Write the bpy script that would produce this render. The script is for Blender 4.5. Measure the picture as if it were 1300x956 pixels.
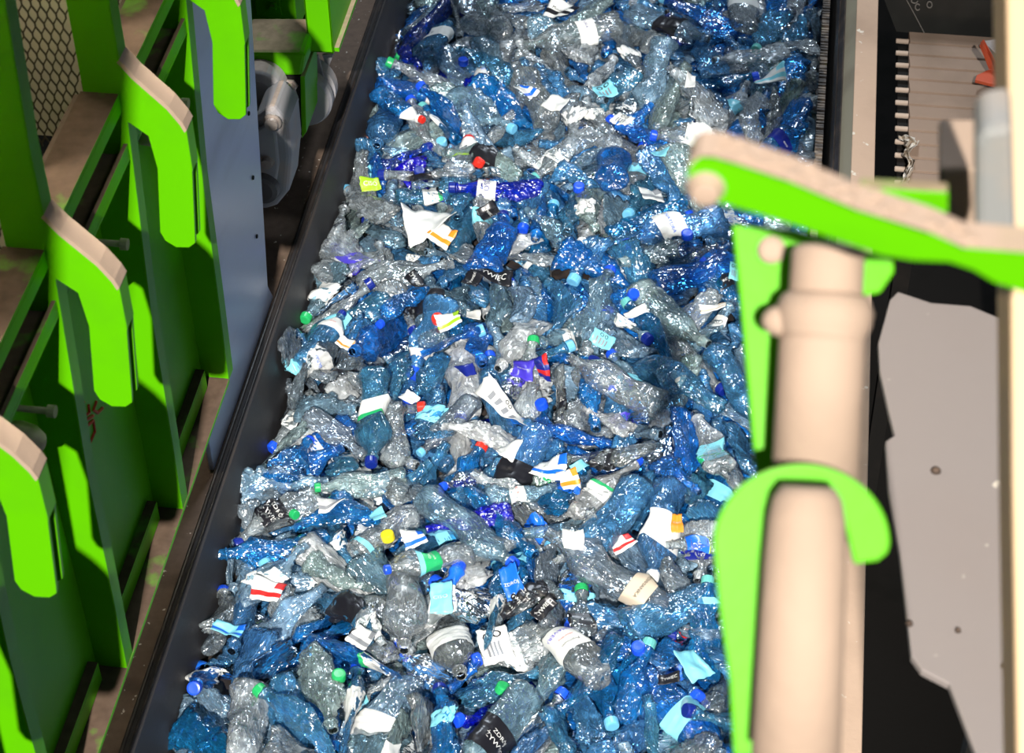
import bpy, bmesh, math, random
from math import pi, sin, cos, radians, sqrt
from mathutils import Vector, Matrix, noise
import numpy as np

# ---------------------------------------------------------------- scene, camera, light
for _o in list(bpy.data.objects): bpy.data.objects.remove(_o)
SC = bpy.context.scene
COL = SC.collection
F_PX = 2609.0
V1 = Vector((509, 2474, -2609)).normalized()          # belt direction (+Y) seen by the camera
V2 = Vector((51.7, -2762, -2609)).normalized()        # straight down seen by the camera
Zc = -V2; Zc = (Zc - Zc.dot(V1) * V1).normalized(); Xc = V1.cross(Zc)
CAM = Matrix((Xc, V1, Zc))                            # camera space -> world
EYE = Vector((0, 0, 3.85))
cam_data = bpy.data.cameras.new('camera'); cam = bpy.data.objects.new('camera', cam_data); COL.objects.link(cam)
cam.matrix_world = Matrix.Translation(EYE) @ CAM.to_4x4()
cam_data.sensor_width = 36; cam_data.lens = 36 * F_PX / 1300
cam_data.clip_start = .05; cam_data.clip_end = 60
cam_data.dof.use_dof = True; cam_data.dof.focus_distance = 5.0; cam_data.dof.aperture_fstop = 8.0
SC.camera = cam
SC.view_settings.view_transform = 'Standard'; SC.view_settings.look = 'None'
SC.view_settings.gamma = 1; SC.view_settings.use_curve_mapping = False
SC.view_settings.exposure = 0.0
SC.cycles.transparent_max_bounces = 14
SC.cycles.max_bounces = 8

world = bpy.data.worlds.new('world'); SC.world = world; world.use_nodes = True
world.node_tree.nodes['Background'].inputs[0].default_value = (.62, .78, 1, 1)
world.node_tree.nodes['Background'].inputs[1].default_value = 0.065

KEY_DIR = Vector((-.12, 1.0, -.90)).normalized()       # hall floodlight high behind the viewer
sl = bpy.data.lights.new('floodlight', 'SPOT'); sl.energy = 40500; sl.shadow_soft_size = .16; sl.color = (1, .96, .9); sl.spot_size = radians(13); sl.spot_blend = 1.0
so = bpy.data.objects.new('floodlight', sl); COL.objects.link(so)
so.rotation_euler = KEY_DIR.to_track_quat('-Z', 'Y').to_euler(); so.location = Vector((-.75, 3.1, .3)) - KEY_DIR * 22
for lx, ly, e in ((-.6, 8.0, 300), (-3.2, 3.5, 24), (2.6, 2.0, 24)):     # unseen fill lamps added high up for glints on the film
    al = bpy.data.lights.new('fill_lamp', 'AREA'); al.energy = e; al.size = 1.2; al.color = (.8, .9, 1)
    ao = bpy.data.objects.new('fill_lamp', al); COL.objects.link(ao); ao.location = (lx, ly, 6.5)
    ao.rotation_euler = (Vector((-.5, 4, 0)) - ao.location).to_track_quat('-Z', 'Y').to_euler()

# ---------------------------------------------------------------- measuring helpers
def ray(px, py): return CAM @ Vector((px - 650, 478 - py, -F_PX))
def at(px, py, x=None, y=None, z=None, d=None):
    r = ray(px, py)
    if d is not None: t = d / F_PX
    elif z is not None: t = (z - EYE.z) / r.z
    elif x is not None: t = (x - EYE.x) / r.x
    else: t = (y - EYE.y) / r.y
    return EYE + r * t
def proj(p):
    c = CAM.transposed() @ (Vector(p) - EYE); return 650 + F_PX * c.x / -c.z, 478 - F_PX * c.y / -c.z

# ---------------------------------------------------------------- materials
def nt(name):
    m = bpy.data.materials.new(name); m.use_nodes = True
    t = m.node_tree; t.nodes.clear(); return m, t, t.nodes, t.links
def N(ns, kind, **kw):
    n = ns.new(kind)
    for k, v in kw.items(): setattr(n, k, v)
    return n
def coords(ns, ls, scale):
    tc = N(ns, 'ShaderNodeTexCoord'); mp = N(ns, 'ShaderNodeMapping'); mp.inputs['Scale'].default_value = (scale,) * 3 if not isinstance(scale, tuple) else scale
    ls.new(tc.outputs['Object'], mp.inputs[0]); return mp.outputs[0]
def noise_fac(ns, ls, vec, sc, lo, hi, detail=6):
    n = N(ns, 'ShaderNodeTexNoise'); n.inputs['Scale'].default_value = sc; n.inputs['Detail'].default_value = detail
    ls.new(vec, n.inputs['Vector'])
    r = N(ns, 'ShaderNodeMapRange'); r.inputs[1].default_value = lo; r.inputs[2].default_value = hi
    ls.new(n.outputs['Fac'], r.inputs[0]); return r.outputs[0]
def mixc(ns, ls, f, a, b):
    m = N(ns, 'ShaderNodeMix', data_type='RGBA')
    for s, v in ((m.inputs[0], f), (m.inputs[6], a), (m.inputs[7], b)):
        if isinstance(v, (int, float)): s.default_value = v
        elif isinstance(v, tuple): s.default_value = (*v, 1)
        else: ls.new(v, s)
    return m.outputs[2]
def surf(name, col, rough=.5, metal=0, dirt=None, dirt_amt=(.5, .75), dsc=6, dust=0, dustcol=(.50, .38, .29), speck=0, bump=.0, bsc=60, spec=.5, stretch=1, coat=0):
    """paint or metal with dirt blotches; dust settles on faces that look up"""
    m, t, ns, ls = nt(name)
    out = N(ns, 'ShaderNodeOutputMaterial'); b = N(ns, 'ShaderNodeBsdfPrincipled'); ls.new(b.outputs[0], out.inputs[0])
    v = coords(ns, ls, (1, stretch, 1) if stretch != 1 else 1)
    c = col; r = rough
    if dirt: c = mixc(ns, ls, noise_fac(ns, ls, v, dsc, *dirt_amt), col, dirt)
    if dust:
        g = N(ns, 'ShaderNodeNewGeometry'); s = N(ns, 'ShaderNodeSeparateXYZ'); ls.new(g.outputs['Normal'], s.inputs[0])
        mr = N(ns, 'ShaderNodeMapRange'); mr.inputs[1].default_value = .78; mr.inputs[2].default_value = .93; mr.inputs[4].default_value = dust
        ls.new(s.outputs[2], mr.inputs[0])
        nf = noise_fac(ns, ls, v, 9, .25, .45)
        mu = N(ns, 'ShaderNodeMath', operation='MULTIPLY'); ls.new(mr.outputs[0], mu.inputs[0]); ls.new(nf, mu.inputs[1])
        dc = mixc(ns, ls, noise_fac(ns, ls, v, 45, .35, .7), dustcol, tuple(x * .72 for x in dustcol))
        c = mixc(ns, ls, mu.outputs[0], c, dc)
        rr = N(ns, 'ShaderNodeMapRange'); rr.inputs[3].default_value = rough; rr.inputs[4].default_value = .95
        ls.new(mu.outputs[0], rr.inputs[0]); r = rr.outputs[0]
    if speck:
        sf = noise_fac(ns, ls, v, speck, .70, .74, 2)
        c = mixc(ns, ls, sf, c, (.62, .55, .46))
    if isinstance(c, tuple): b.inputs['Base Color'].default_value = (*c, 1)
    else: ls.new(c, b.inputs['Base Color'])
    if isinstance(r, float) or isinstance(r, int): b.inputs['Roughness'].default_value = r
    else: ls.new(r, b.inputs['Roughness'])
    b.inputs['Metallic'].default_value = metal; b.inputs['Specular IOR Level'].default_value = spec
    if coat: b.inputs['Coat Weight'].default_value = coat; b.inputs['Coat Roughness'].default_value = .25
    if bump:
        n = N(ns, 'ShaderNodeTexNoise'); n.inputs['Scale'].default_value = bsc; n.inputs['Detail'].default_value = 5; ls.new(v, n.inputs['Vector'])
        bp = N(ns, 'ShaderNodeBump'); bp.inputs['Strength'].default_value = bump; bp.inputs['Distance'].default_value = .004
        ls.new(n.outputs['Fac'], bp.inputs['Height']); ls.new(bp.outputs[0], b.inputs['Normal'])
    return m

GREEN = surf('green_paint', (.100, .445, .001), .42, spec=.12, dirt=(.078, .35, .003), dirt_amt=(.5, .8), dust=.95, dustcol=(.36, .25, .17), bump=.08, bsc=35)
GREEN_SHADED_DUST = surf('green_paint_shaded_dust', (.100, .445, .001), .42, spec=.12, dust=1, dustcol=(.13, .085, .06), bump=.08, speck=0)  # dust painted darker, the shade on the ledges is put into its colour
GREEN_CLEAN = surf('green_paint_clean', (.100, .445, .001), .42, spec=.12, dirt=(.09, .39, .003), dust=.35, bump=.05)
DUSTY = surf('dust_coated_steel', (.50, .39, .31), .9, dirt=(.36, .27, .21), dust=.6, bump=.35, bsc=80, speck=60)
TAN = surf('dusty_tan_paint', (.42, .30, .22), .85, dirt=(.33, .235, .17), dirt_amt=(.45, .8), dsc=5, bump=.25, bsc=50)
RAILBROWN = surf('dusty_brown_rail', (.055, .034, .023), .8, dirt=(.035, .022, .015), dsc=12, dust=.35, dustcol=(.30, .20, .14), speck=70, bump=.3)
RUBBER = surf('black_rubber', (.022, .018, .016), .45, dirt=(.07, .05, .04), dirt_amt=(.5, .8), dsc=20, bump=.2)
STEEL = surf('brushed_steel', (.46, .51, .64), .34, metal=.30, dirt=(.30, .33, .42), dsc=5, bump=.25, bsc=9, stretch=.25)
DARK = surf('dark_metal', (.010, .009, .008), .85, spec=.2, dirt=(.018, .014, .012), dsc=10)
GREYPLATE = surf('grey_painted_plate', (.285, .245, .228), .7, dirt=(.28, .235, .215), dsc=3, bump=.12, bsc=25, speck=22)
OLIVE = surf('olive_grey_sheet', (.30, .27, .20), .6, dirt=(.22, .19, .14), dsc=5, bump=.1)
BEIGE = surf('beige_sheet', (.62, .55, .40), .8, dirt=(.5, .44, .32), dsc=8)
WIRE = surf('dark_mesh_wire', (.06, .045, .025), .7)
GREYHOUSE = surf('grey_cast_housing', (.33, .32, .33), .6, dirt=(.42, .33, .27), dsc=12, dust=.9, dustcol=(.40, .31, .25), bump=.15)
RED = surf('red_oxide_paint', (.50, .08, .03), .6, dirt=(.30, .05, .02), dsc=20, bump=.2)
GRAFF = surf('red_marker', (.55, .04, .01), .6)
BOLT = surf('steel_bolt', (.42, .36, .32), .5, metal=.5, dirt=(.3, .24, .2), dsc=40)

# ---------------------------------------------------------------- mesh helpers
def link(name, bm, mat, parent=None, bevel=0, smooth=False, seg=2):
    me = bpy.data.meshes.new(name); bm.to_mesh(me); bm.free()
    o = bpy.data.objects.new(name, me); COL.objects.link(o)
    for m_ in (mat if isinstance(mat, (list, tuple)) else [mat]): me.materials.append(m_)
    if smooth:
        for p in me.polygons: p.use_smooth = True
    if bevel:
        b = o.modifiers.new('bevel', 'BEVEL'); b.width = bevel; b.segments = seg; b.limit_method = 'ANGLE'; b.angle_limit = radians(35)
    if parent: o.parent = parent
    return o
def tag(o, label=None, cat=None, group=None, kind=None):
    if label: o['label'] = label
    if cat: o['category'] = cat
    if group: o['group'] = group
    if kind: o['kind'] = kind
    return o
def empty(name, loc, label, cat, group=None):
    o = bpy.data.objects.new(name, None); o.empty_display_size = .05; COL.objects.link(o); o.location = loc
    return tag(o, label, cat, group)
def box(bm, x0, x1, y0, y1, z0, z1, M=None):
    vs = [bm.verts.new((x, y, z)) for x in (x0, x1) for y in (y0, y1) for z in (z0, z1)]
    for f in ((0, 1, 3, 2), (4, 6, 7, 5), (0, 4, 5, 1), (2, 3, 7, 6), (0, 2, 6, 4), (1, 5, 7, 3)): bm.faces.new([vs[i] for i in f])
    if M is not None:
        for v in vs: v.co = M @ v.co
    return bm
def prism(bm, pts, off):
    """closed polygon (3-D points) extruded by the vector off"""
    off = Vector(off)
    a = [bm.verts.new(p) for p in pts]; b = [bm.verts.new(Vector(p) + off) for p in pts]
    n = len(a); bm.faces.new(a); bm.faces.new(b[::-1])
    for i in range(n): bm.faces.new((a[(i + 1) % n], a[i], b[i], b[(i + 1) % n]))
    return bm
def frame(d):
    d = Vector(d).normalized(); u = d.cross(Vector((0, 0, 1)))
    if u.length < .1: u = d.cross(Vector((1, 0, 0)))
    u.normalize(); return d, u, d.cross(u)
def lathe(bm, p, d, prof, n=32, caps=True):
    """rings (distance along d, radius) around the axis p + t d"""
    d, u, w = frame(d); p = Vector(p); rings = []
    for t, r in prof: rings.append([bm.verts.new(p + d * t + (u * cos(2 * pi * k / n) + w * sin(2 * pi * k / n)) * max(r, 1e-5)) for k in range(n)])
    for a, b in zip(rings, rings[1:]):
        for k in range(n): bm.faces.new((a[k], a[(k + 1) % n], b[(k + 1) % n], b[k]))
    if caps: bm.faces.new(rings[0][::-1]); bm.faces.new(rings[-1])
    return bm
def tube(bm, pts, r, n=10):
    pts = [Vector(p) for p in pts]; rings = []
    u0 = None
    for i, p in enumerate(pts):
        d = (pts[min(i + 1, len(pts) - 1)] - pts[max(i - 1, 0)]); d, u, w = frame(d)
        if u0 is not None: u = (u0 - u0.dot(d) * d).normalized(); w = d.cross(u)
        u0 = u
        rings.append([bm.verts.new(p + (u * cos(2 * pi * k / n) + w * sin(2 * pi * k / n)) * r) for k in range(n)])
    for a, b in zip(rings, rings[1:]):
        for k in range(n): bm.faces.new((a[k], a[(k + 1) % n], b[(k + 1) % n], b[k]))
    bm.faces.new(rings[0][::-1]); bm.faces.new(rings[-1]); return bm
def fixn(bm): bmesh.ops.recalc_face_normals(bm, faces=bm.faces[:]); return bm
def local(o, root):
    """bake a part that was drawn in world coordinates into its parent's frame"""
    o.data.transform(root.matrix_world.inverted() if False else Matrix.Translation(-root.location)); return o
# ---------------------------------------------------------------- the setting
BX0, BX1 = -1.175, .185          # inside of the belt trough
Y0, Y1 = 1.6, 6.6
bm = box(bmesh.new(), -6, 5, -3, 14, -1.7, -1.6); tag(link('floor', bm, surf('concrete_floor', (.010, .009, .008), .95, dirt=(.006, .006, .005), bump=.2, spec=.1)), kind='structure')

# unseen sheets added high above to shade the left frame and far belt end
bm = box(bmesh.new(), -2.6, -.845, -1.5, 5.0, 3.2, 3.25); tag(link('shade_blocker', bm, DARK), kind='structure')
LAMP = so.location
def over(px, py, zr=2.6):                              # point of the added sheet that shades a spot of the heap
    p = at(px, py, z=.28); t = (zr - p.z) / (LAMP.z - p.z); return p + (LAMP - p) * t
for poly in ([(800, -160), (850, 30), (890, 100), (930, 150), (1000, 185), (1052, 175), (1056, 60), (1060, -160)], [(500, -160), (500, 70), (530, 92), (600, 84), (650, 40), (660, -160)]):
    bm = bmesh.new(); prism(bm, [over(*p) for p in poly], (0, 0, .03)); tag(link('shade_blocker', fixn(bm), DARK), kind='structure')
# belt itself
belt = empty('conveyor_belt', (-.5, 4, 0), 'wide black rubber conveyor belt carrying the heap of plastic bottles', 'conveyor belt')
bm = box(bmesh.new(), BX0 + .01, BX1 - .02, Y0, Y1, .10, .13)
local(link('belt', bm, RUBBER, belt), belt)
for k in range(9):
    bm = bmesh.new(); y = Y0 + .3 + k * .55
    lathe(bm, (BX0 + .02, y, .055), (1, 0, 0), [(0, .02), (.001, .043), (BX1 - BX0 - .061, .043), (BX1 - BX0 - .06, .02)], 20)
    local(link('roller', fixn(bm), DARK, belt, smooth=False), belt)

# left side of the trough
ls_ = empty('conveyor_side_rail', (-1.25, 4, .3), 'dusty dark brown steel rail along the left side of the heap', 'conveyor rail')
bm = box(bmesh.new(), -1.42, -1.215, Y0, Y1, .31, .345); box(bm, -1.42, -1.40, Y0, Y1, -.25, .31)
local(link('rail_top', bm, RAILBROWN, ls_, bevel=.003), ls_)
bm = bmesh.new(); prism(bm, [(-1.215, Y0, .352), (-1.200, Y0, .358), (-1.188, Y0, .350), (-1.172, Y0, .02), (-1.176, Y0, -.01), (-1.190, Y0, -.01), (-1.215, Y0, .30)], (0, Y1 - Y0, 0))
local(link('skirt', fixn(bm), surf('dark_skirt_sheet', (.028, .026, .028), .6, dirt=(.05, .038, .03), dsc=5, metal=0, bump=.1), ls_, bevel=.002), ls_)
bm = bmesh.new(); tube(bm, [(-1.214, Y0, .352), (-1.214, Y1, .352)], .006, 8); tube(bm, [(-1.197, Y0, .358), (-1.197, Y1, .358)], .004, 8)
local(link('rubber_seal', bm, RUBBER, ls_, smooth=True), ls_)

# right side of the trough
rs_ = empty('conveyor_side_rail', (.27, 4, .3), 'dusty tan steel rail along the right side of the heap', 'conveyor rail')
bm = bmesh.new(); prism(bm, [(.243, Y0, .405), (.307, Y0, .405), (.307, Y0, .10), (.298, Y0, .10), (.298, Y0, .39), (.243, Y0, .39)], (0, Y1 - Y0, 0))
local(link('rail_top', fixn(bm), surf('tan_rail_dust', (.46, .32, .23), .85, dirt=(.35, .24, .17), dirt_amt=(.45, .75), dsc=4, bump=.3, speck=35), rs_, bevel=.003), rs_)
bm = bmesh.new(); prism(bm, [(.243, Y0, .39), (.243, Y0, .404), (.205, Y0, .335), (.192, Y0, .05), (.198, Y0, .05), (.212, Y0, .33)], (0, Y1 - Y0, 0))
local(link('skirt', fixn(bm), OLIVE, rs_), rs_)
bm = bmesh.new(); prism(bm, [(.204, Y0, .338), (.196, Y0, .342), (.180, Y0, .01), (.188, Y0, .01)], (0, Y1 - Y0, 0))
prism(bm, [(.206, Y0, .342), (.214, Y0, .362), (.210, Y0, .364), (.200, Y0, .344)], (0, Y1 - Y0, 0))
local(link('rubber_seal', fixn(bm), RUBBER, rs_), rs_)
bm = bmesh.new(); rnd = random.Random(3)
for k in range(330):                                   # toothed edge of the seal
    y = Y0 + .3 + k * .0145; box(bm, .150, .172, y, y + .008, .19, .222 + rnd.random() * .006)
box(bm, .152, .170, Y0, Y1, .135, .20)
local(link('toothed_strip', bm, surf('toothed_rubber', (.06, .05, .045), .6, dirt=(.28, .22, .17), dirt_amt=(.45, .7), dsc=30, bump=.3), rs_), rs_)

# ---------------------------------------------------------------- green machine on the left
RIBY = [1.53, 1.957, 2.385, 2.811, 3.212]
XE = [(-1.140, .69), (-1.136, .90), (-1.132, 1.25), (-1.112, 1.70)]     # outer edge of a rib
HOOK = [(-1.112, 1.70), (-1.078, 1.672), (-1.071, 1.60), (-1.086, 1.452), (-1.079, 1.432), (-1.060, 1.418), (-1.035, 1.420), (-1.022, 1.432), (-1.020, 1.452),
        (-1.007, 1.60), (-1.006, 1.690), (-1.012, 1.706), (-1.032, 1.738), (-1.086, 1.798), (-1.108, 1.830)]
UP = [(-1.108, 1.95), (-1.095, 2.25), (-1.085, 2.6)]
TH = .04
gm = empty('sorting_machine_frame', (-1.2, 2.4, .69), 'tall bright green steel frame with hooked ribs along the left of the belt', 'machine frame')
for i, y in enumerate(RIBY):
    # rib plate with its hook: front sheet, back sheet, cover strip between them
    outline = XE + HOOK[1:] + UP + [(-1.183, 2.6), (-1.183, 1.70), (-1.21, 1.70), (-1.21, .69)]
    for (ya, yb) in ((y, y + .010), (y + TH - .010, y + TH)):
        bm = bmesh.new(); prism(bm, [(x, ya, z) for x, z in outline], (0, yb - ya, 0))
        local(link('rib_plate', fixn(bm), GREEN_CLEAN, gm, bevel=.0015), gm)
    bm = bmesh.new()
    def strip(pts, w=.006):
        for a, b in zip(pts, pts[1:]):
            prism(bm, [(a[0], y + .001, a[1]), (b[0], y + .001, b[1]), (b[0] - w, y + .001, b[1] - w * .4), (a[0] - w, y + .001, a[1] - w * .4)], (0, TH - .002, 0))
    strip([(x + .001, z) for x, z in XE]); strip([(-1.006, 1.60), (-1.006, 1.690), (-1.011, 1.706)])
    strip([(x + .001, z) for x, z in [HOOK[-1]] + UP])
    local(link('rib_edge', fixn(bm), GREEN, gm), gm)
    bm = bmesh.new(); a, b, c = HOOK[-4], HOOK[-3], HOOK[-1]
    pts = [HOOK[-5], HOOK[-4], HOOK[-3], HOOK[-2], HOOK[-1]]
    for a, b in zip(pts, pts[1:]):
        prism(bm, [(a[0] + .001, y - .001, a[1] + .002), (b[0] + .001, y - .001, b[1] + .002), (b[0] - .004, y - .001, b[1] - .004), (a[0] - .004, y - .001, a[1] - .004)], (0, TH + .002, 0))
    local(link('hook_cover', fixn(bm), TAN, gm), gm)
for a, b in zip(RIBY, RIBY[1:]):
    a2 = a + TH
    bm = box(bmesh.new(), -1.215, -1.20, a2, b, .70, 1.61); local(link('side_panel', bm, GREEN_CLEAN, gm), gm)
    bm = box(bmesh.new(), -1.21, -1.137, a2 - TH, b, .688, .698); local(link('bottom_flange', bm, GREEN_SHADED_DUST, gm, bevel=.001), gm)
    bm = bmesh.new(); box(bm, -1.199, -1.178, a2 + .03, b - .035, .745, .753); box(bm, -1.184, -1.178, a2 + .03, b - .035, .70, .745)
    local(link('flange_stiffener', bm, GREEN_SHADED_DUST, gm, bevel=.001), gm)
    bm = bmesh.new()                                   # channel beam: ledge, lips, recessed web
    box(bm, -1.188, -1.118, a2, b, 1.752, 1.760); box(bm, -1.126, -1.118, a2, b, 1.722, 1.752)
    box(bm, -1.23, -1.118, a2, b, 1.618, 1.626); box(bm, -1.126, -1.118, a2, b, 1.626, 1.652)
    local(link('channel_beam', bm, GREEN_SHADED_DUST, gm, bevel=.001), gm)
    bm = box(bmesh.new(), -1.20, -1.19, a2, b, 1.626, 1.752); local(link('beam_web', bm, RAILBROWN, gm), gm)
    bm = bmesh.new()                                   # expanded metal guard: strands around tall slots
    NX, NZ = 16, 44; x0, z0 = -1.45, 1.62; cw, ch = .0165, .0215; ym = b + .014
    def P(u, w): return Vector((x0 + u * cw, ym, z0 + w * ch))
    def bar(p, q, t=.0014):
        d = (q - p).normalized(); s_ = Vector((-d.z, 0, d.x)) * t
        vs = [bm.verts.new(v + Vector((0, e, 0))) for e in (-.001, .001) for v in (p - s_, q - s_, q + s_, p + s_)]
        for f in ((0, 1, 2, 3), (7, 6, 5, 4), (0, 4, 5, 1), (2, 6, 7, 3)): bm.faces.new([vs[k] for k in f])
    for iw in range(0, NZ, 1):
        o = .5 if iw % 2 else 0
        for iu in range(NX):
            u = iu + o
            bar(P(u, iw), P(u, iw + .35)); bar(P(u, iw + .35), P(u + .5, iw + 1)); bar(P(u, iw + .35), P(u - .5, iw + 1))
    local(link('mesh_guard', bm, WIRE, gm), gm)
    bm = box(bmesh.new(), -1.56, -1.19, b + .20, b + .205, 1.5, 2.62); local(link('backing_sheet', bm, BEIGE, gm), gm)
    bm = bmesh.new()
    lathe(bm, (-1.199, a + .29, 1.462), (1, 0, 0), [(0, .030), (.03, .032), (.055, .026), (.070, .014), (.074, .003)], 20)
    local(link('rubber_buffer', fixn(bm), DUSTY, gm, smooth=True), gm)
    bm = bmesh.new(); lathe(bm, (-1.199, a + .30, 1.525), (1, 0, 0), [(0, .006), (.085, .006), (.0851, .011), (.098, .011)], 12)
    local(link('stud', fixn(bm), DUSTY, gm), gm)
for b_ in RIBY[1:]:                                    # unseen lamps added in the guarded bays to brighten the backing sheets
    md = bpy.data.lights.new('bay_fill_lamp', 'AREA'); md.shape = 'RECTANGLE'; md.size = .22; md.size_y = .12; md.energy = 10; md.color = (1, .93, .75)
    mo = bpy.data.objects.new('bay_fill_lamp', md); COL.objects.link(mo); mo.location = (-1.36, b_ + .10, 2.58)
# red marks on the side panel between two ribs
def stroke(pts, x, r=.006):
    bm_ = bmesh.new(); tube(bm_, [(x, p[0], p[1]) for p in pts], r, 6); return bm_
def G(*pts):
    local(link('marker_scribble', stroke([tuple(at(px, py, x=-1.199))[1:] for px, py in pts], -1.199, .0035), GRAFF, gm), gm)
G((106, 510), (102, 520), (106, 530), (113, 524), (112, 514)); G((122, 510), (118, 520), (124, 524), (130, 518)); G((118, 528), (108, 534), (107, 548), (113, 564), (120, 548), (118, 534), (110, 541))
# steel chute sheet behind the ribs
bm = bmesh.new(); prism(bm, [(-1.222, 3.25, .352), (-1.222, 3.88, .352), (-1.222, 3.845, .42), (-1.222, 3.985, 1.15), (-1.222, 4.1, 1.9), (-1.222, 3.255, 1.9), (-1.222, 3.255, .7), (-1.222, 3.252, .6)], (-.012, 0, 0))
p_ = fixn(bm)
sheet = empty('steel_chute_sheet', (-1.228, 3.5, .352), 'bluish brushed steel sheet standing behind the green ribs beside the rail', 'metal sheet')
local(link('sheet', p_, STEEL, sheet, bevel=.002), sheet)
for yy, zz in ((3.80, .62), (3.83, .78), (3.86, .95), (3.89, 1.12)):
    bm = bmesh.new(); lathe(bm, (-1.221, yy, zz), (1, 0, 0), [(0, .006), (.003, .005)], 10); local(link('rivet', bm, DARK, sheet), sheet)
# bearing block and drive behind the steel sheet
bb = empty('bearing_block', (-1.28, 4.3, .345), 'green dusty bracket with grey cast bearing housing behind the steel sheet', 'bearing housing')
yb = 4.26
def W(px, py, y=yb): return at(px, py, y=y)
bm = bmesh.new(); prism(bm, [W(300, 96), W(384, 97), W(388, 72), W(380, 66), W(300, 66)], (0, .16, 0)); local(link('bracket_cover', fixn(bm), GREEN, bb, bevel=.012, seg=2), bb)
bm = bmesh.new(); prism(bm, [W(381, 97), W(387, 97), W(389, 168), W(383, 176)], (0, .15, 0)); local(link('bracket_side', fixn(bm), GREEN, bb, bevel=.002), bb)
bm = bmesh.new(); prism(bm, [W(300, 97), W(381, 97), W(383, 176), W(372, 180), W(300, 180)], (0, .014, 0)); local(link('back_plate', fixn(bm), DARK, bb), bb)
bm = bmesh.new(); prism(bm, [W(325, 100, yb - .02), W(352, 98, yb - .02), W(372, 112, yb - .02), W(378, 130, yb - .02), W(374, 152, yb - .02), W(366, 160, yb - .02), W(350, 138, yb - .02), W(338, 130, yb - .02), W(325, 140, yb - .02)], (0, .02, 0))
local(link('bearing_flange', fixn(bm), GREYHOUSE, bb, bevel=.006), bb)
for px, py in ((369, 108), (374, 172), (345, 150)):
    bm = bmesh.new(); lathe(bm, W(px, py, yb - .005), (0, -1, 0), [(0, .020), (.004, .020), (.0045, .013), (.02, .013), (.021, .010)], 6 if px != 345 else 16)
    local(link('bolt', fixn(bm), BOLT, bb), bb)
bm = bmesh.new(); lathe(bm, W(328, 118, yb - .06), (0, 1, 0), [(0, .035), (.004, .055), (.012, .062), (.06, .065)], 32); local(link('shaft_cover', fixn(bm), GREYHOUSE, bb, smooth=False, bevel=.003), bb)
bm = bmesh.new(); lathe(bm, W(378, 128, yb + .14), (0, 1, 0), [(0, .03), (.0, .085), (.012, .092), (.03, .092), (.034, .08), (.055, .08), (.058, .092), (.09, .092)], 36); local(link('drum', fixn(bm), GREYHOUSE, bb), bb)
gb = empty('gear_motor', (-1.27, 4.0, .345), 'grey cast gear housing bulging out behind the steel sheet edge', 'gear motor')
yg = 4.06
bm = bmesh.new(); pts = [W(322, 150, yg), W(346, 134, yg), W(352, 142, yg), W(366, 158, yg), W(370, 200, yg), W(366, 245, yg), W(352, 262, yg), W(335, 268, yg), W(322, 262, yg)]
prism(bm, pts, (0, .13, 0)); local(link('housing', fixn(bm), GREYHOUSE, gb, bevel=.014, seg=3), gb)
bm = bmesh.new(); pts = [W(322, 165, yg), W(340, 152, yg), W(352, 165, yg), W(356, 205, yg), W(350, 240, yg), W(322, 250, yg)]
prism(bm, pts, (0, -.016, 0)); local(link('housing_lid', fixn(bm), GREYHOUSE, gb, bevel=.006), gb)
for px, py, r in ((346, 154, .017), (340, 204, .014)):
    bm = bmesh.new(); lathe(bm, W(px, py, yg - .012), (0, -1, 0), [(0, r * 1.4), (.004, r * 1.4), (.0045, r), (.018, r)], 16); local(link('bolt', fixn(bm), BOLT, gb), gb)
bm = bmesh.new(); lathe(bm, W(334, 236, yg - .014), (0, -1, 0), [(0, .045), (.02, .042), (.024, .03)], 28); local(link('end_cap', fixn(bm), surf('dark_cap', (.10, .09, .09), .5), gb), gb)
pb = empty('guard_post', (-1.15, 4.35, .84), 'bright green boxed steel post end hanging above the dark left rail', 'guard post')
bm = bmesh.new(); a, b = at(392, 68, y=4.35), at(424, 68, y=4.35)
box(bm, a.x, b.x, 4.35, 5.1, b.z, b.z + .006); box(bm, b.x - .006, b.x, 4.35, 5.1, b.z, 1.25); box(bm, a.x, a.x + .006, 4.35, 5.1, b.z, 1.25); box(bm, a.x, b.x, 4.35, 4.356, b.z, 1.25)
local(link('box_section', bm, GREEN_CLEAN, pb, bevel=.002), pb)
bm = box(bmesh.new(), b.x, b.x + .012, 4.36, 5.1, b.z + .0, b.z + .012); local(link('edge_lip', bm, GREEN, pb), pb)
tb = empty('terminal_box', (-1.30, 4.55, .70), 'green steel box with a bolted lid behind the steel sheet at top left', 'machine box')
a, b = at(300, 36, y=4.55), at(378, 36, y=4.55)
bm = box(bmesh.new(), a.x, b.x, 4.55, 4.8, a.z, a.z + .35); local(link('box', bm, GREEN_CLEAN, tb, bevel=.004), tb)
c, d = at(326, 18, y=4.55), at(358, 18, y=4.55)
bm = box(bmesh.new(), c.x, d.x, 4.542, 4.55, c.z, c.z + .2); local(link('lid', bm, GREEN_CLEAN, tb, bevel=.002), tb)
bm = bmesh.new(); lathe(bm, at(347, 9, y=4.542), (0, -1, 0), [(0, .018), (.004, .018), (.0042, .012), (.016, .012)], 6); local(link('bolt', fixn(bm), GREEN_CLEAN, tb), tb)
bm = box(bmesh.new(), a.x, b.x + .02, 4.50, 4.8, a.z - .09, a.z - .03); box(bm, a.x, b.x + .02, 4.49, 4.5, a.z - .10, a.z - .085); local(link('mounting_rail', bm, DARK, tb, bevel=.003), tb)
lt = empty('drive_bracket', (-1.2, 4.62, .345), 'small dusty bent steel bracket under the green post', 'bracket')
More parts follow.
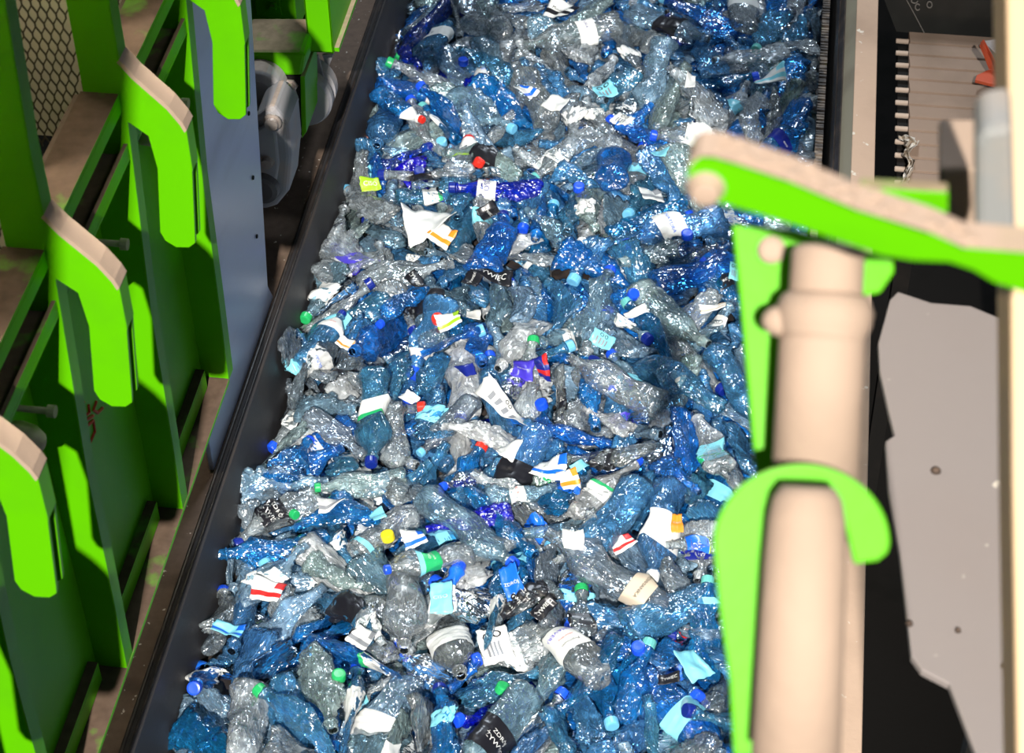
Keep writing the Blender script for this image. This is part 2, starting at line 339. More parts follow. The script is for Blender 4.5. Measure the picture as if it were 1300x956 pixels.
bm = bmesh.new(); prism(bm, [at(409, 70, y=4.5), at(424, 68, y=4.5), at(417, 86, y=4.5), at(415, 88, y=4.5)], (0, .008, 0)); prism(bm, [at(400, 72, y=4.45), at(404, 70, y=4.45), at(416, 120, y=4.45), at(408, 118, y=4.45)], (0, .006, 0))
local(link('plate', fixn(bm), GREYHOUSE, lt, bevel=.001), lt)

# dark recess walls under and behind the left machine
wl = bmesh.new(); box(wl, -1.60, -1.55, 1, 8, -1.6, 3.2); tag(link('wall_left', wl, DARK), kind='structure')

# ---------------------------------------------------------------- right: slatted conveyor, dark panel, plate
sc = empty('slat_conveyor', (.65, 4.9, .1), 'dusty tan slatted apron conveyor running beside the right rail', 'slat conveyor')
SLATM = surf('dull_tan_slats', (.27, .19, .14), .85, dirt=(.20, .14, .10), dsc=5, bump=.25)
zs = .20; SX0 = at(1153, 140, z=zs).x; pitch = .0655
for k in range(12):
    y = 4.735 + pitch * k
    bm = bmesh.new(); prism(bm, [(SX0 + .004 * (k % 2), y, zs), (SX0 + .004 * (k % 2), y + .006, zs + .012), (SX0, y + pitch * .80, zs + .016), (SX0, y + pitch + .004, zs + .004), (SX0, y + pitch, zs - .012), (SX0, y, zs - .012)], (.62, 0, 0))
    local(link('slat', fixn(bm), SLATM, sc, bevel=.0015), sc)
    bm = bmesh.new(); lathe(bm, (SX0 - .038, y + .03, zs - .006), (1, 0, 0), [(0, .006), (.002, .008), (.04, .008)], 10); local(link('hinge_pin', fixn(bm), DUSTY, sc), sc)
bm = bmesh.new(); box(bm, SX0 - .03, SX0 + .6, 4.75, 5.48, zs - .06, zs - .02); local(link('carrier', bm, DARK, sc), sc)
for k in range(2):
    bm = box(bmesh.new(), SX0 + .02 + k * .5, SX0 + .07 + k * .5, 5.0, 5.06, -1.6, zs - .06); local(link('support', bm, DARK, sc), sc)
# crumpled paper at the conveyor's edge
bm = bmesh.new(); rnd = random.Random(5); nu, nv = 8, 22; g = []
pl = [(1146, 172), (1158, 180), (1150, 196), (1158, 205), (1152, 222), (1147, 240)]
def lerp_path(t):
    f = t * (len(pl) - 1); i = min(int(f), len(pl) - 2); f -= i; return (pl[i][0] * (1 - f) + pl[i + 1][0] * f, pl[i][1] * (1 - f) + pl[i + 1][1] * f)
for v in range(nv):
    px, py = lerp_path(v / (nv - 1)); w = 7 + 8 * (v < 6) ; row = []
    for u in range(nu): row.append(bm.verts.new(at(px + (u / (nu - 1) - .5) * 2 * w * .6 + rnd.uniform(-1.5, 1.5), py + rnd.uniform(-1.5, 1.5), z=.225 + rnd.uniform(-.014, .014) + .02 * sin(u * 2.1 + v))))
    g.append(row)
for r0, r1 in zip(g, g[1:]):
    for u in range(nu - 1): bm.faces.new((r0[u], r0[u + 1], r1[u + 1], r1[u]))
tag(link('crumpled_paper', bm, surf('dirty_paper', (.74, .66, .56), .9, dirt=(.5, .42, .34), dsc=25)), 'crumpled dirty white paper strip snagged at the slat conveyor edge', 'paper scrap')
# red bracket and pale flap
rb = empty('red_bracket', at(1257, 80, z=.26), 'red oxide painted steel bracket lying over the tan slats', 'bracket')
bm = bmesh.new(); prism(bm, [at(1244, 58, z=.33), at(1248, 55, z=.33), at(1274, 100, z=.27), at(1264, 90, z=.26), at(1255, 88, z=.26)], (0, 0, .012)); local(link('arm', fixn(bm), RED, rb, bevel=.002), rb)
bm = bmesh.new(); prism(bm, [at(1255, 88, z=.26), at(1262, 88, z=.26), at(1276, 106, z=.26), at(1262, 107, z=.26), at(1238, 101, z=.26), at(1240, 95, z=.26)], (0, 0, -.012)); local(link('foot', fixn(bm), RED, rb, bevel=.002), rb)
bm = bmesh.new(); prism(bm, [at(1250, 54, z=.30), at(1300, 46, z=.32), at(1300, 104, z=.32), at(1276, 104, z=.26)], (0, 0, .006))
tag(link('deflector_flap', fixn(bm), GREYPLATE), 'pale grey sheet flap behind the red bracket', 'sheet flap')
# dark glossy panel beyond the slats with chalk marks
dp = empty('dark_panel', (.7, 5.3, .2), 'dark glossy panel with faint chalk marks beyond the slat conveyor', 'machine panel')
bm = bmesh.new(); prism(bm, [at(1138, 40, y=5.56), at(1262, 52, y=5.56), at(1262, -60, y=5.56), at(1100, -60, y=5.56)], (0, .02, 0)); local(link('sheet', fixn(bm), surf('dark_gloss', (.03, .03, .028), .25, dirt=(.05, .05, .045), dsc=4), dp), dp)
CH = surf('chalk_mark', (.22, .20, .18), .9)
def loop(cx, cy, rx, ry, a0=0, a1=1, y=5.555, r=.002):
    b_ = bmesh.new(); tube(b_, [at(cx + rx * cos(2 * pi * (a0 + (a1 - a0) * t / 12)), cy + ry * sin(2 * pi * (a0 + (a1 - a0) * t / 12)), y=y) for t in range(13)], r, 6); return b_
for a_ in ((1180, 6, 3.2, 4), (1165, 9, 3, 4, .1, .9), (1161, 1, 4, 3, 0, .6)): local(link('chalk_mark', loop(*a_), CH, dp), dp)
bm = bmesh.new(); tube(bm, [at(1151, 0, y=5.555), at(1163, 22, y=5.555), at(1176, 47, y=5.555)], .0015, 6); local(link('scratch', bm, CH, dp), dp)

# large grey plate on the right, nearer and higher
gp = empty('grey_cover_plate', at(1200, 600, z=1.95), 'large grey dusty cover plate filling the lower right beside the cylinder', 'cover plate')
zp = 1.95
edge = [(1140, 370), (1130, 380), (1115, 435), (1117, 470), (1128, 520), (1136, 552), (1124, 560), (1128, 620), (1142, 700), (1150, 770), (1157, 832), (1170, 850), (1205, 868), (1240, 960), (1420, 960), (1420, 470), (1290, 412), (1232, 388), (1182, 384)]
bm = bmesh.new(); prism(bm, [at(*p, z=zp) for p in edge], (0, 0, -.012)); local(link('plate', fixn(bm), GREYPLATE, gp, bevel=.002), gp)
for px, py, r in ((1188, 598, .007), (1154, 792, .005), (1216, 801, .004), (1274, 846, .004)):
    bm = bmesh.new(); lathe(bm, at(px, py, z=zp), (0, 0, 1), [(0, r), (.003, r * .8), (.004, r * .3)], 10); local(link('dirt_lump', fixn(bm), RAILBROWN, gp, smooth=True), gp)
for k, (px, py) in enumerate(((1330, 500), (1330, 900))):
    p = at(px, py, z=zp); bm = box(bmesh.new(), p.x, p.x + .04, p.y, p.y + .04, -1.6, zp - .012); local(link('support', bm, DARK, gp), gp)

# ---------------------------------------------------------------- foreground lever and cylinder, near the camera
ya = 1.02
def A(px, py): return at(px, py, y=ya)
lv = empty('lever_arm', A(1080, 280), 'bright green lever arm with dust on top crossing above the right rail', 'lever arm')
front = [(872, 222), (876, 206), (888, 196), (905, 196), (930, 203), (1000, 226), (1090, 264), (1180, 292), (1225, 312), (1300, 318), (1400, 330), (1400, 388), (1300, 372), (1262, 360), (1235, 344), (1205, 334), (1160, 332), (1120, 326), (1010, 288), (925, 262), (900, 256), (880, 246)]
bm = bmesh.new(); prism(bm, [A(*p) for p in front], (0, .008, 0)); local(link('front_plate', fixn(bm), GREEN, lv, bevel=.0015), lv)
back = [(872, 222), (876, 206), (888, 196), (905, 196), (930, 203), (1000, 226), (1090, 264), (1180, 292), (1225, 312), (1300, 318), (1400, 330), (1400, 388), (1300, 372), (1160, 332), (1010, 288), (900, 256)]
bm = bmesh.new(); prism(bm, [A(*p) + Vector((0, .018, 0)) for p in back], (0, .005, 0)); local(link('back_plate', fixn(bm), GREEN, lv), lv)
bm = bmesh.new(); tops = [(874, 212), (878, 203), (888, 195), (905, 195), (930, 202), (1000, 225), (1090, 263), (1180, 291), (1225, 311), (1300, 317), (1400, 329)]
for a, b in zip(tops, tops[1:]):
    prism(bm, [A(*a), A(*b), A(b[0], b[1] + 6), A(a[0], a[1] + 5)], (0, .023, 0))
local(link('top_plate', fixn(bm), surf('thick_dust', (.46, .33, .245), .95, dirt=(.37, .29, .17), dsc=14, bump=.5, bsc=45), lv), lv)
bm = bmesh.new(); rnd = random.Random(8)               # heaped dust and rubble on top of the arm
for k in range(60):
    t = rnd.random(); px = 905 + t * 330; i = max(j for j in range(len(tops)) if tops[j][0] <= px); a, b = tops[i], tops[i + 1]; f = (px - a[0]) / (b[0] - a[0])
    p = A(px, a[1] + f * (b[1] - a[1])) + Vector((0, rnd.uniform(.003, .02), .0005)); r = rnd.uniform(.0015, .004)
    bmesh.ops.create_icosphere(bm, subdivisions=2, radius=r, matrix=Matrix.Translation(p) @ Matrix.Diagonal((1.6, 1.2, .45, 1)))
o = link('dust_crust', bm, TAN, lv, smooth=True); o['kind'] = 'stuff'; local(o, lv)
bm = bmesh.new(); pc = A(896, 238); lathe(bm, pc + Vector((0, .004, 0)), (0, -1, 0), [(0, .0122), (.005, .0122), (.007, .010), (.012, .009), (.013, .004)], 28); local(link('pivot_bolt', fixn(bm), TAN, lv, smooth=False, bevel=.001), lv)
# crossbar behind the arm
cb = empty('cross_plate', at(1150, 255, y=1.25), 'short green plate with square end sticking out behind the lever arm', 'steel plate')
bm = bmesh.new(); prism(bm, [at(1092, 238, y=1.16), at(1204, 244, y=1.16), at(1204, 272, y=1.16), at(1092, 270, y=1.16)], (0, .012, 0)); local(link('plate', fixn(bm), GREEN, cb, bevel=.002), cb)
# cylinder unit: green side plate, lug, ring, barrel
d0 = 1.50
def D(px, py, d=d0): return at(px, py, d=d)
view = (CAM @ Vector((0, 0, 1)))
cy = empty('hydraulic_cylinder', D(1035, 500), 'dust coated hydraulic cylinder hanging below the green lever arm', 'hydraulic cylinder')
ax0, ax1 = D(1052, 318), D(1036, 600)
pxm = d0 / F_PX
def along(px, py, d=d0): return D(px, py, d)
def rev(name, p, q, prof, mat, n=40, smooth=True):
    p, q = Vector(p), Vector(q); L = (q - p).length; bm_ = bmesh.new(); lathe(bm_, p, q - p, [(t * L, r) for t, r in prof], n)
    o_ = link(name, fixn(bm_), mat, cy, smooth=False); local(o_, cy)
    for pl_ in o_.data.polygons: pl_.use_smooth = len(pl_.vertices) == 4
    return o_
rev('rod_end', D(1052, 312), D(1047, 400), [(0, 36 * pxm), (.03, 43 * pxm), (.10, 46.5 * pxm), (1, 47 * pxm)], TAN)
rev('gland_collar', D(1048, 372), D(1044, 440), [(0, 48 * pxm), (.1, 56 * pxm), (.35, 62 * pxm), (.6, 60 * pxm), (.8, 54 * pxm), (1, 53 * pxm)], TAN)
rev('barrel', D(1044, 425), D(1033, 640), [(0, 54 * pxm), (.05, 54.5 * pxm), (1, 55 * pxm)], TAN)
bm = bmesh.new(); bmesh.ops.create_icosphere(bm, subdivisions=3, radius=.012, matrix=Matrix.Translation(D(992, 408, d0 - .0)) @ Matrix.Diagonal((1.2, .9, 1.0, 1)))
local(link('grease_fitting', bm, TAN, cy, smooth=True), cy)
# lower tube comes out of the lug in front
dl = 1.40; pl2 = dl / F_PX
def L(px, py, d=dl): return D(px, py, d)
p, q = L(1026, 618), L(1010, 960); Ln = (q - p).length; bm = bmesh.new(); lathe(bm, p, q - p, [(0, 34 * pl2), (.008, 44 * pl2), (.022, 49.5 * pl2), (Ln * .3, 52.5 * pl2), (Ln, 57 * pl2)], 44)
o = link('lower_tube', fixn(bm), TAN, cy); local(o, cy)
for pl_ in o.data.polygons: pl_.use_smooth = len(pl_.vertices) == 4
# side plate
sp = lv
bm = bmesh.new(); prism(bm, [D(*p, 1.60) for p in ((930, 285), (1010, 292), (1135, 330), (1136, 345), (1118, 372), (1094, 376), (1000, 380), (1000, 640), (966, 640), (956, 560), (948, 470), (940, 380))], view * -.014)
local(link('side_plate', fixn(bm), GREEN_CLEAN, sp, bevel=.002), sp)
bm = bmesh.new(); lathe(bm, D(978, 318, 1.60), view, [(0, .011), (.010, .011), (.013, .007)], 16); local(link('plate_bolt', fixn(bm), TAN, sp, bevel=.001), sp)
# lug with rounded head
lg = empty('lug_plate', L(960, 700, 1.445), 'green lug plate with a round head wrapped around the dusty tube', 'lug plate')
pts = [(905 + 0, 690)]
cxr, cyr, rx, ry = 1018, 690, 112, 101
arc = [(cxr + rx * cos(a), cyr - ry * sin(a)) for a in [pi * (1 - t / 26) for t in range(0, 27)]]
pts = [(932, 960), (927, 866), (912, 760)] + arc + [(1127, 702), (1115, 712), (1085, 716), (1072, 660), (1060, 638), (1040, 626), (1024, 624), (1004, 628), (986, 642), (978, 664), (976, 700), (966, 800), (962, 960)]
bm = bmesh.new(); prism(bm, [L(*p, 1.445) for p in pts], view * -.008)
local(link('plate', fixn(bm), GREEN_CLEAN, lg, bevel=.0015), lg)
# housing and post on the far right, near the camera
tbx = empty('bracket_block', D(1215, 250, 1.75), 'blurred tan dusty block behind the lever arm at the right', 'steel block')
bm = bmesh.new(); prism(bm, [at(1192, 215, y=1.35), at(1250, 215, y=1.35), at(1250, 312, y=1.35), at(1218, 306, y=1.35), at(1204, 290, y=1.35), at(1204, 262, y=1.35), at(1192, 240, y=1.35)], (0, .07, 0)); local(link('block', fixn(bm), TAN, tbx, bevel=.004), tbx)
bkt = empty('grey_bracket', D(1260, 230, 1.6), 'blurred grey metal cover on the lever arm beside the tan post', 'metal cover')
bm = bmesh.new(); prism(bm, [at(1238, 182, y=1.16), at(1246, 166, y=1.16), at(1285, 160, y=1.16), at(1290, 312, y=1.16), at(1238, 306, y=1.16)], (0, .05, 0)); local(link('cover', fixn(bm), surf('pale_grey_cast', (.26, .26, .25), .6, dirt=(.36, .29, .23), dsc=12), bkt, bevel=.006), bkt)
ps = empty('tan_post', D(1300, 480, 1.62), 'tall cream coloured post along the right edge of the view', 'post')
bm = bmesh.new(); dp_ = 1.62
prism(bm, [D(1277, -60, dp_), D(1283, 300, dp_), D(1285, 600, dp_), D(1292, 1000, dp_), D(1322, 1000, dp_), D(1308, -60, dp_)], view * -.05)
local(link('post', fixn(bm), surf('cream_paint', (.62, .43, .25), .6, dirt=(.5, .37, .25), dsc=5), ps, bevel=.004), ps)
# ---------------------------------------------------------------- crumpled PET bottles
#BOTLIB
NSEG = 40
def profile(kind, L, R, seed):
    """bottle along +x from the base (0) to the mouth (L); list of (x, r)"""
    rnd = random.Random(seed * 7 + 1); P = []
    neck = .0135 if R > .03 else .012
    P += [(.012, .0), (.008, R * .35), (.001, R * .62), (0, R * .74), (.006, R * .92), (.016, R * .99)]
    xs = .018; sh = L - .085 - R * .55               # start of shoulder
    n = int((sh - xs) / .0058)
    for i in range(1, n):
        x = xs + (sh - xs) * i / n; t = i / n; r = R
        if kind == 'ribbed': r = R * (1 - .055 * (.5 + .5 * cos(2 * pi * x / .0175)))
        elif kind == 'waist':
            r = R * (1 - .17 * math.exp(-((t - .52) / .10) ** 2)) * (1 - (.04 * (.5 + .5 * cos(2 * pi * x / .015)) if t < .42 or t > .66 else 0))
        elif kind == 'smooth': r = R * (1 - .03 * math.exp(-((t - .3) / .02) ** 2) - .03 * math.exp(-((t - .72) / .02) ** 2))
        elif kind == 'grip': r = R * (1 - .05 * (abs(t - .5) < .28) - .03 * (.5 + .5 * cos(2 * pi * x / .028)) * (abs(t - .5) >= .28))
        P.append((x, r))
    m = 9
    for i in range(m + 1):
        t = i / m; x = sh + (L - .03 - sh) * t
        P.append((x, neck + (R - neck) * (.5 + .5 * cos(pi * t)) ** .85))
    P += [(L - .026, neck * 1.0), (L - .024, neck * 1.28), (L - .021, neck * 1.28), (L - .020, neck * .98), (L - .002, neck * .96), (L, neck * .9), (L, neck * .7)]
    return P
class Crush:
    def __init__(s, seed, L, R, flat, rough=1.0):
        r = random.Random(seed); s.L, s.R, s.flat = L, R, flat; s.seed = seed
        s.ph = r.uniform(0, 6.28); s.bend = r.uniform(-.5, .5) * (.35 + .6 * rough); s.bz = r.uniform(-.25, .25) * rough; s.twist = r.uniform(-1.2, 1.2) * rough
        s.planes = []
        for _ in range(int(4 + 5 * rough)):
            a = r.uniform(0, 2 * pi); n = Vector((r.uniform(-.6, .6), cos(a), sin(a))).normalized()
            s.planes.append((n, Vector((r.uniform(.02, L - .07), 0, 0)), R * r.uniform(.35, .85), r.uniform(.03, .07)))
        s.off = Vector((seed * 3.7, seed * 1.3, -seed * 2.1)); s.rough = rough
    def w(s, x):                                      # 0 at the rigid neck
        t = (s.L - .030 - x) / .045; return max(0., min(1., t)) ** .8
    def __call__(s, p):
        x, y, z = p; w = s.w(x); R = s.R
        # creased film: cells with sharp valleys between them
        q = Vector((x, y, z)); rad = Vector((0, y, z)); rl = rad.length; ru = rad / rl if rl > 1e-6 else Vector()
        wob = noise.noise_vector(q * 14 + s.off) * .012
        d1 = noise.voronoi((q + wob) * 26 + s.off, distance_metric='DISTANCE', exponent=2.5)[0]
        d2 = noise.voronoi((q + wob) * 62 - s.off, distance_metric='DISTANCE', exponent=2.5)[0]
        e1 = min(d1[1] - d1[0], .42) / .42; e2 = min(d2[1] - d2[0], .4) / .4
        q -= ru * ((1 - e1) * .0085 * s.rough + (1 - e2) * .0024 * s.rough + max(0, s.rough - .5) * .010 * (noise.noise((q) * 16 + s.off) + .3)) * w * (R / .043)
        # facets: the skin is pushed in behind random planes
        for n, c, d, lw in s.planes:
            e = n.dot(q - c) - d
            if e > 0: q -= n * e * (.8 + .35 * min(s.rough, 1)) * w * math.exp(-(((q.x - c.x) / (lw * 1.6)) ** 2) ** 1.5)
        fl = 1 - w * (1 - s.flat) * (.75 + .25 * sin(s.ph + x * 22))
        tw = s.twist * (x / s.L) ; cy_, sy_ = cos(tw), sin(tw)
        y, z = q.y * cy_ - q.z * sy_, q.y * sy_ + q.z * cy_
        z *= fl; y *= 1 + w * (.14 + (1 - fl) * .62)
        q = Vector((q.x, y, z)); t = x / s.L - .5
        q.y += s.bend * (t * t - .25) * s.L * .55; q.z += s.bz * (t * t - .25) * s.L * .5
        q.x -= s.L / 2
        return q
def bottle_body(kind, L, R, cr, nseg=NSEG, step=1):
    bm = bmesh.new(); P = profile(kind, L, R, cr.seed)
    if step > 1: P = P[:1] + P[1:-1:step] + P[-1:]
    rings = []
    for x, r in P:
        ring = []
        for k in range(nseg):
            a = 2 * pi * k / nseg; rr = r
            if x < .02 and r > .001: rr = r * (1 + .05 * cos(5 * a)); 
            ring.append(bm.verts.new(cr(Vector((x + (.006 * (cos(5 * a) > .2) if x < .003 else 0), rr * cos(a), rr * sin(a))))))
        rings.append(ring)
    for a, b in zip(rings, rings[1:]):
        for k in range(nseg): bm.faces.new((a[k], b[k], b[(k + 1) % nseg], a[(k + 1) % nseg]))
    bmesh.ops.remove_doubles(bm, verts=bm.verts[:], dist=.00015)
    for f in bm.faces: f.smooth = True
    return fixn(bm)
KINDS = [  # kind, length, radius, flatness, roughness
    ('ribbed', .27, .040, .55, .9), ('ribbed', .28, .042, .45, 1.2), ('waist', .28, .041, .60, .8), ('smooth', .27, .043, .50, 1.1),
    ('grip', .28, .042, .42, 1.2), ('smooth', .30, .043, .66, .55), ('waist', .26, .041, .40, 1.3), ('ribbed', .30, .042, .72, .45),
    ('smooth', .205, .033, .55, 1.0), ('ribbed', .21, .033, .66, .6), ('waist', .20, .033, .50, 1.1), ('grip', .21, .032, .55, 1.0),
    ('smooth', .22, .050, .30, 1.5), ('grip', .24, .048, .34, 1.5), ('ribbed', .20, .050, .32, 1.6), ('waist', .22, .048, .32, 1.6),
    ('smooth', .17, .042, .38, 1.4), ('ribbed', .26, .040, .85, .22), ('smooth', .31, .045, .88, .18), ('waist', .30, .043, .82, .2),
    ('smooth', .17, .056, .24, 1.7), ('ribbed', .18, .054, .26, 1.7), ('grip', .15, .046, .40, 1.5), ('waist', .19, .052, .28, 1.8)]
CR = [Crush(11 + i * 5, L, R, fl, ro) for i, (k, L, R, fl, ro) in enumerate(KINDS)]
#ENDLIB
# ---------------------------------------------------------------- bottle materials
def pet(name, tint, body, film=.30, gloss=.14):
    """thin crumpled film: see-through tint, some milky scatter, sharp glints on the creases"""
    m, t, ns, ls = nt(name); out = N(ns, 'ShaderNodeOutputMaterial')
    oi = N(ns, 'ShaderNodeObjectInfo')
    tc = N(ns, 'ShaderNodeTexCoord')
    n1 = N(ns, 'ShaderNodeTexNoise'); n1.inputs['Scale'].default_value = 22; n1.inputs['Detail'].default_value = 2; n1.inputs['Distortion'].default_value = .4
    ls.new(tc.outputs['Object'], n1.inputs['Vector'])
    wd = N(ns, 'ShaderNodeTexNoise'); wd.inputs['Scale'].default_value = 30; wd.inputs['Detail'].default_value = 1; ls.new(tc.outputs['Object'], wd.inputs['Vector'])
    va = N(ns, 'ShaderNodeVectorMath', operation='MULTIPLY_ADD'); ls.new(wd.outputs['Color'], va.inputs[0]); va.inputs[1].default_value = (.035,) * 3; ls.new(tc.outputs['Object'], va.inputs[2])
    vo = N(ns, 'ShaderNodeTexVoronoi'); vo.inputs['Scale'].default_value = 30; vo.feature = 'F1'; vo.distance = 'CHEBYCHEV'; ls.new(va.outputs[0], vo.inputs['Vector'])
    ad = N(ns, 'ShaderNodeMath', operation='MULTIPLY_ADD'); ls.new(n1.outputs['Fac'], ad.inputs[0]); ad.inputs[1].default_value = .8; ls.new(vo.outputs['Distance'], ad.inputs[2])
    mp = N(ns, 'ShaderNodeMapping'); mp.inputs['Scale'].default_value = (.35, 1, 1); mp.inputs['Rotation'].default_value = (.3, .5, .6); ls.new(tc.outputs['Object'], mp.inputs[0])
    wn = N(ns, 'ShaderNodeTexNoise'); wn.inputs['Scale'].default_value = 58; wn.inputs['Detail'].default_value = 2; wn.inputs['Distortion'].default_value = .8; ls.new(mp.outputs[0], wn.inputs['Vector'])
    rd = N(ns, 'ShaderNodeMath', operation='SUBTRACT'); ls.new(wn.outputs['Fac'], rd.inputs[0]); rd.inputs[1].default_value = .5
    ra = N(ns, 'ShaderNodeMath', operation='ABSOLUTE'); ls.new(rd.outputs[0], ra.inputs[0])
    a2 = N(ns, 'ShaderNodeMath', operation='MULTIPLY_ADD'); ls.new(ra.outputs[0], a2.inputs[0]); a2.inputs[1].default_value = -1.6; ls.new(ad.outputs[0], a2.inputs[2]); ad = a2
    bp = N(ns, 'ShaderNodeBump'); bp.inputs['Strength'].default_value = .8; bp.inputs['Distance'].default_value = .006; ls.new(ad.outputs[0], bp.inputs['Height'])
    # milky creases
    cr = N(ns, 'ShaderNodeMapRange'); cr.inputs[1].default_value = .52; cr.inputs[2].default_value = .70; ls.new(n1.outputs['Fac'], cr.inputs[0])
    fl = N(ns, 'ShaderNodeMapRange'); fl.inputs[3].default_value = film * .62; fl.inputs[4].default_value = min(1, film * 1.5); ls.new(cr.outputs[0], fl.inputs[0])
    ln = N(ns, 'ShaderNodeMapRange'); ln.inputs[1].default_value = .035; ln.inputs[2].default_value = .0; ln.inputs[4].default_value = .52; ls.new(ra.outputs[0], ln.inputs[0])
    lm = N(ns, 'ShaderNodeMath', operation='MULTIPLY'); ls.new(ln.outputs[0], lm.inputs[0]); ls.new(n1.outputs['Fac'], lm.inputs[1])
    fs = N(ns, 'ShaderNodeMath', operation='ADD'); fs.use_clamp = True; ls.new(fl.outputs[0], fs.inputs[0]); ls.new(lm.outputs[0], fs.inputs[1]); fl = fs
    hv = N(ns, 'ShaderNodeHueSaturation'); 
    mr = N(ns, 'ShaderNodeMapRange'); mr.inputs[3].default_value = .7; mr.inputs[4].default_value = 1.25; ls.new(oi.outputs['Random'], mr.inputs[0]); ls.new(mr.outputs[0], hv.inputs['Value'])
    mh = N(ns, 'ShaderNodeMapRange'); mh.inputs[3].default_value = .482; mh.inputs[4].default_value = .515; ls.new(oi.outputs['Random'], mh.inputs[0]); ls.new(mh.outputs[0], hv.inputs['Hue'])
    hv.inputs['Color'].default_value = (*body, 1)
    tr = N(ns, 'ShaderNodeBsdfTransparent'); tr.inputs[0].default_value = (*tint, 1)
    df = N(ns, 'ShaderNodeBsdfDiffuse'); ls.new(hv.outputs[0], df.inputs[0]); ls.new(bp.outputs[0], df.inputs['Normal'])
    tl = N(ns, 'ShaderNodeBsdfTranslucent'); ls.new(hv.outputs[0], tl.inputs[0]); ls.new(bp.outputs[0], tl.inputs['Normal'])
    m1 = N(ns, 'ShaderNodeMixShader'); m1.inputs[0].default_value = .4; ls.new(df.outputs[0], m1.inputs[1]); ls.new(tl.outputs[0], m1.inputs[2])
    m2 = N(ns, 'ShaderNodeMixShader'); ls.new(fl.outputs[0], m2.inputs[0]); ls.new(tr.outputs[0], m2.inputs[1]); ls.new(m1.outputs[0], m2.inputs[2])
    gl = N(ns, 'ShaderNodeBsdfGlossy'); gl.inputs['Roughness'].default_value = gloss; ls.new(bp.outputs[0], gl.inputs['Normal'])
    fr = N(ns, 'ShaderNodeFresnel'); fr.inputs[0].default_value = 1.62; ls.new(bp.outputs[0], fr.inputs['Normal'])
    fm = N(ns, 'ShaderNodeMath', operation='MULTIPLY_ADD'); ls.new(fr.outputs[0], fm.inputs[0]); fm.inputs[1].default_value = 1.0; fm.inputs[2].default_value = .09; fm.use_clamp = True
    m3 = N(ns, 'ShaderNodeMixShader'); ls.new(fm.outputs[0], m3.inputs[0]); ls.new(m2.outputs[0], m3.inputs[1]); ls.new(gl.outputs[0], m3.inputs[2])
    ls.new(m3.outputs[0], out.inputs[0]); return m
PET = {
    'azure': pet('azure_pet', (.27, .68, 1.0), (.02, .34, 1.0), .36),
    'sky': pet('sky_blue_pet', (.48, .79, 1.0), (.15, .54, 1.0), .31),
    'cobalt': pet('cobalt_pet', (.05, .14, .85), (.004, .04, .70), .55),
    'clear': pet('clear_pet', (.88, .95, 1.0), (.88, .97, 1.0), .28),
    'pale': pet('pale_blue_pet', (.70, .90, 1.0), (.50, .78, 1.0), .30),
    'aqua': pet('greenish_pet', (.82, .96, .95), (.72, .93, .91), .30),
    'milky': pet('milky_pet', (.94, .97, .97), (.96, .99, .99), .62),
    'grey': pet('dull_grey_pet', (.74, .82, .88), (.50, .60, .68), .26)}
def plastic(name, c, r=.3):
    m, t, ns, ls = nt(name); out = N(ns, 'ShaderNodeOutputMaterial'); b = N(ns, 'ShaderNodeBsdfPrincipled'); ls.new(b.outputs[0], out.inputs[0])
    b.inputs['Base Color'].default_value = (*c, 1); b.inputs['Roughness'].default_value = r; return m
CAPM = {'blue': plastic('blue_cap', (.01, .08, .72)), 'dark blue': plastic('dark_blue_cap', (.006, .02, .22)), 'light blue': plastic('light_blue_cap', (.16, .50, .75)),
        'green': plastic('green_cap', (.02, .42, .12)), 'white': plastic('white_cap', (.75, .76, .74)), 'yellow': plastic('yellow_cap', (.85, .68, .02)), 'red': plastic('red_cap', (.75, .03, .015)),
        'teal': plastic('teal_cap', (.12, .45, .42)), 'grey': plastic('grey_cap', (.3, .36, .38))}
LABM = {'white': plastic('white_label', (.74, .74, .71), .35), 'black': plastic('black_label', (.012, .012, .016), .3), 'navy': plastic('navy_label', (.01, .02, .22), .3),
        'blue': plastic('blue_label', (.01, .14, .70), .3), 'cyan': plastic('cyan_label', (.22, .62, .74), .35), 'green': plastic('green_label', (.02, .42, .14), .35),
        'purple': plastic('violet_label', (.06, .04, .50), .3), 'tan': plastic('tan_label', (.60, .50, .38), .5), 'pink': plastic('pink_label', (.80, .32, .24), .4),
        'lime': plastic('lime_label', (.36, .62, .02), .4), 'red': plastic('red_print', (.62, .02, .02), .4), 'grey': plastic('grey_print', (.25, .26, .28), .4), 'orange': plastic('orange_print', (.8, .28, .02), .4)}
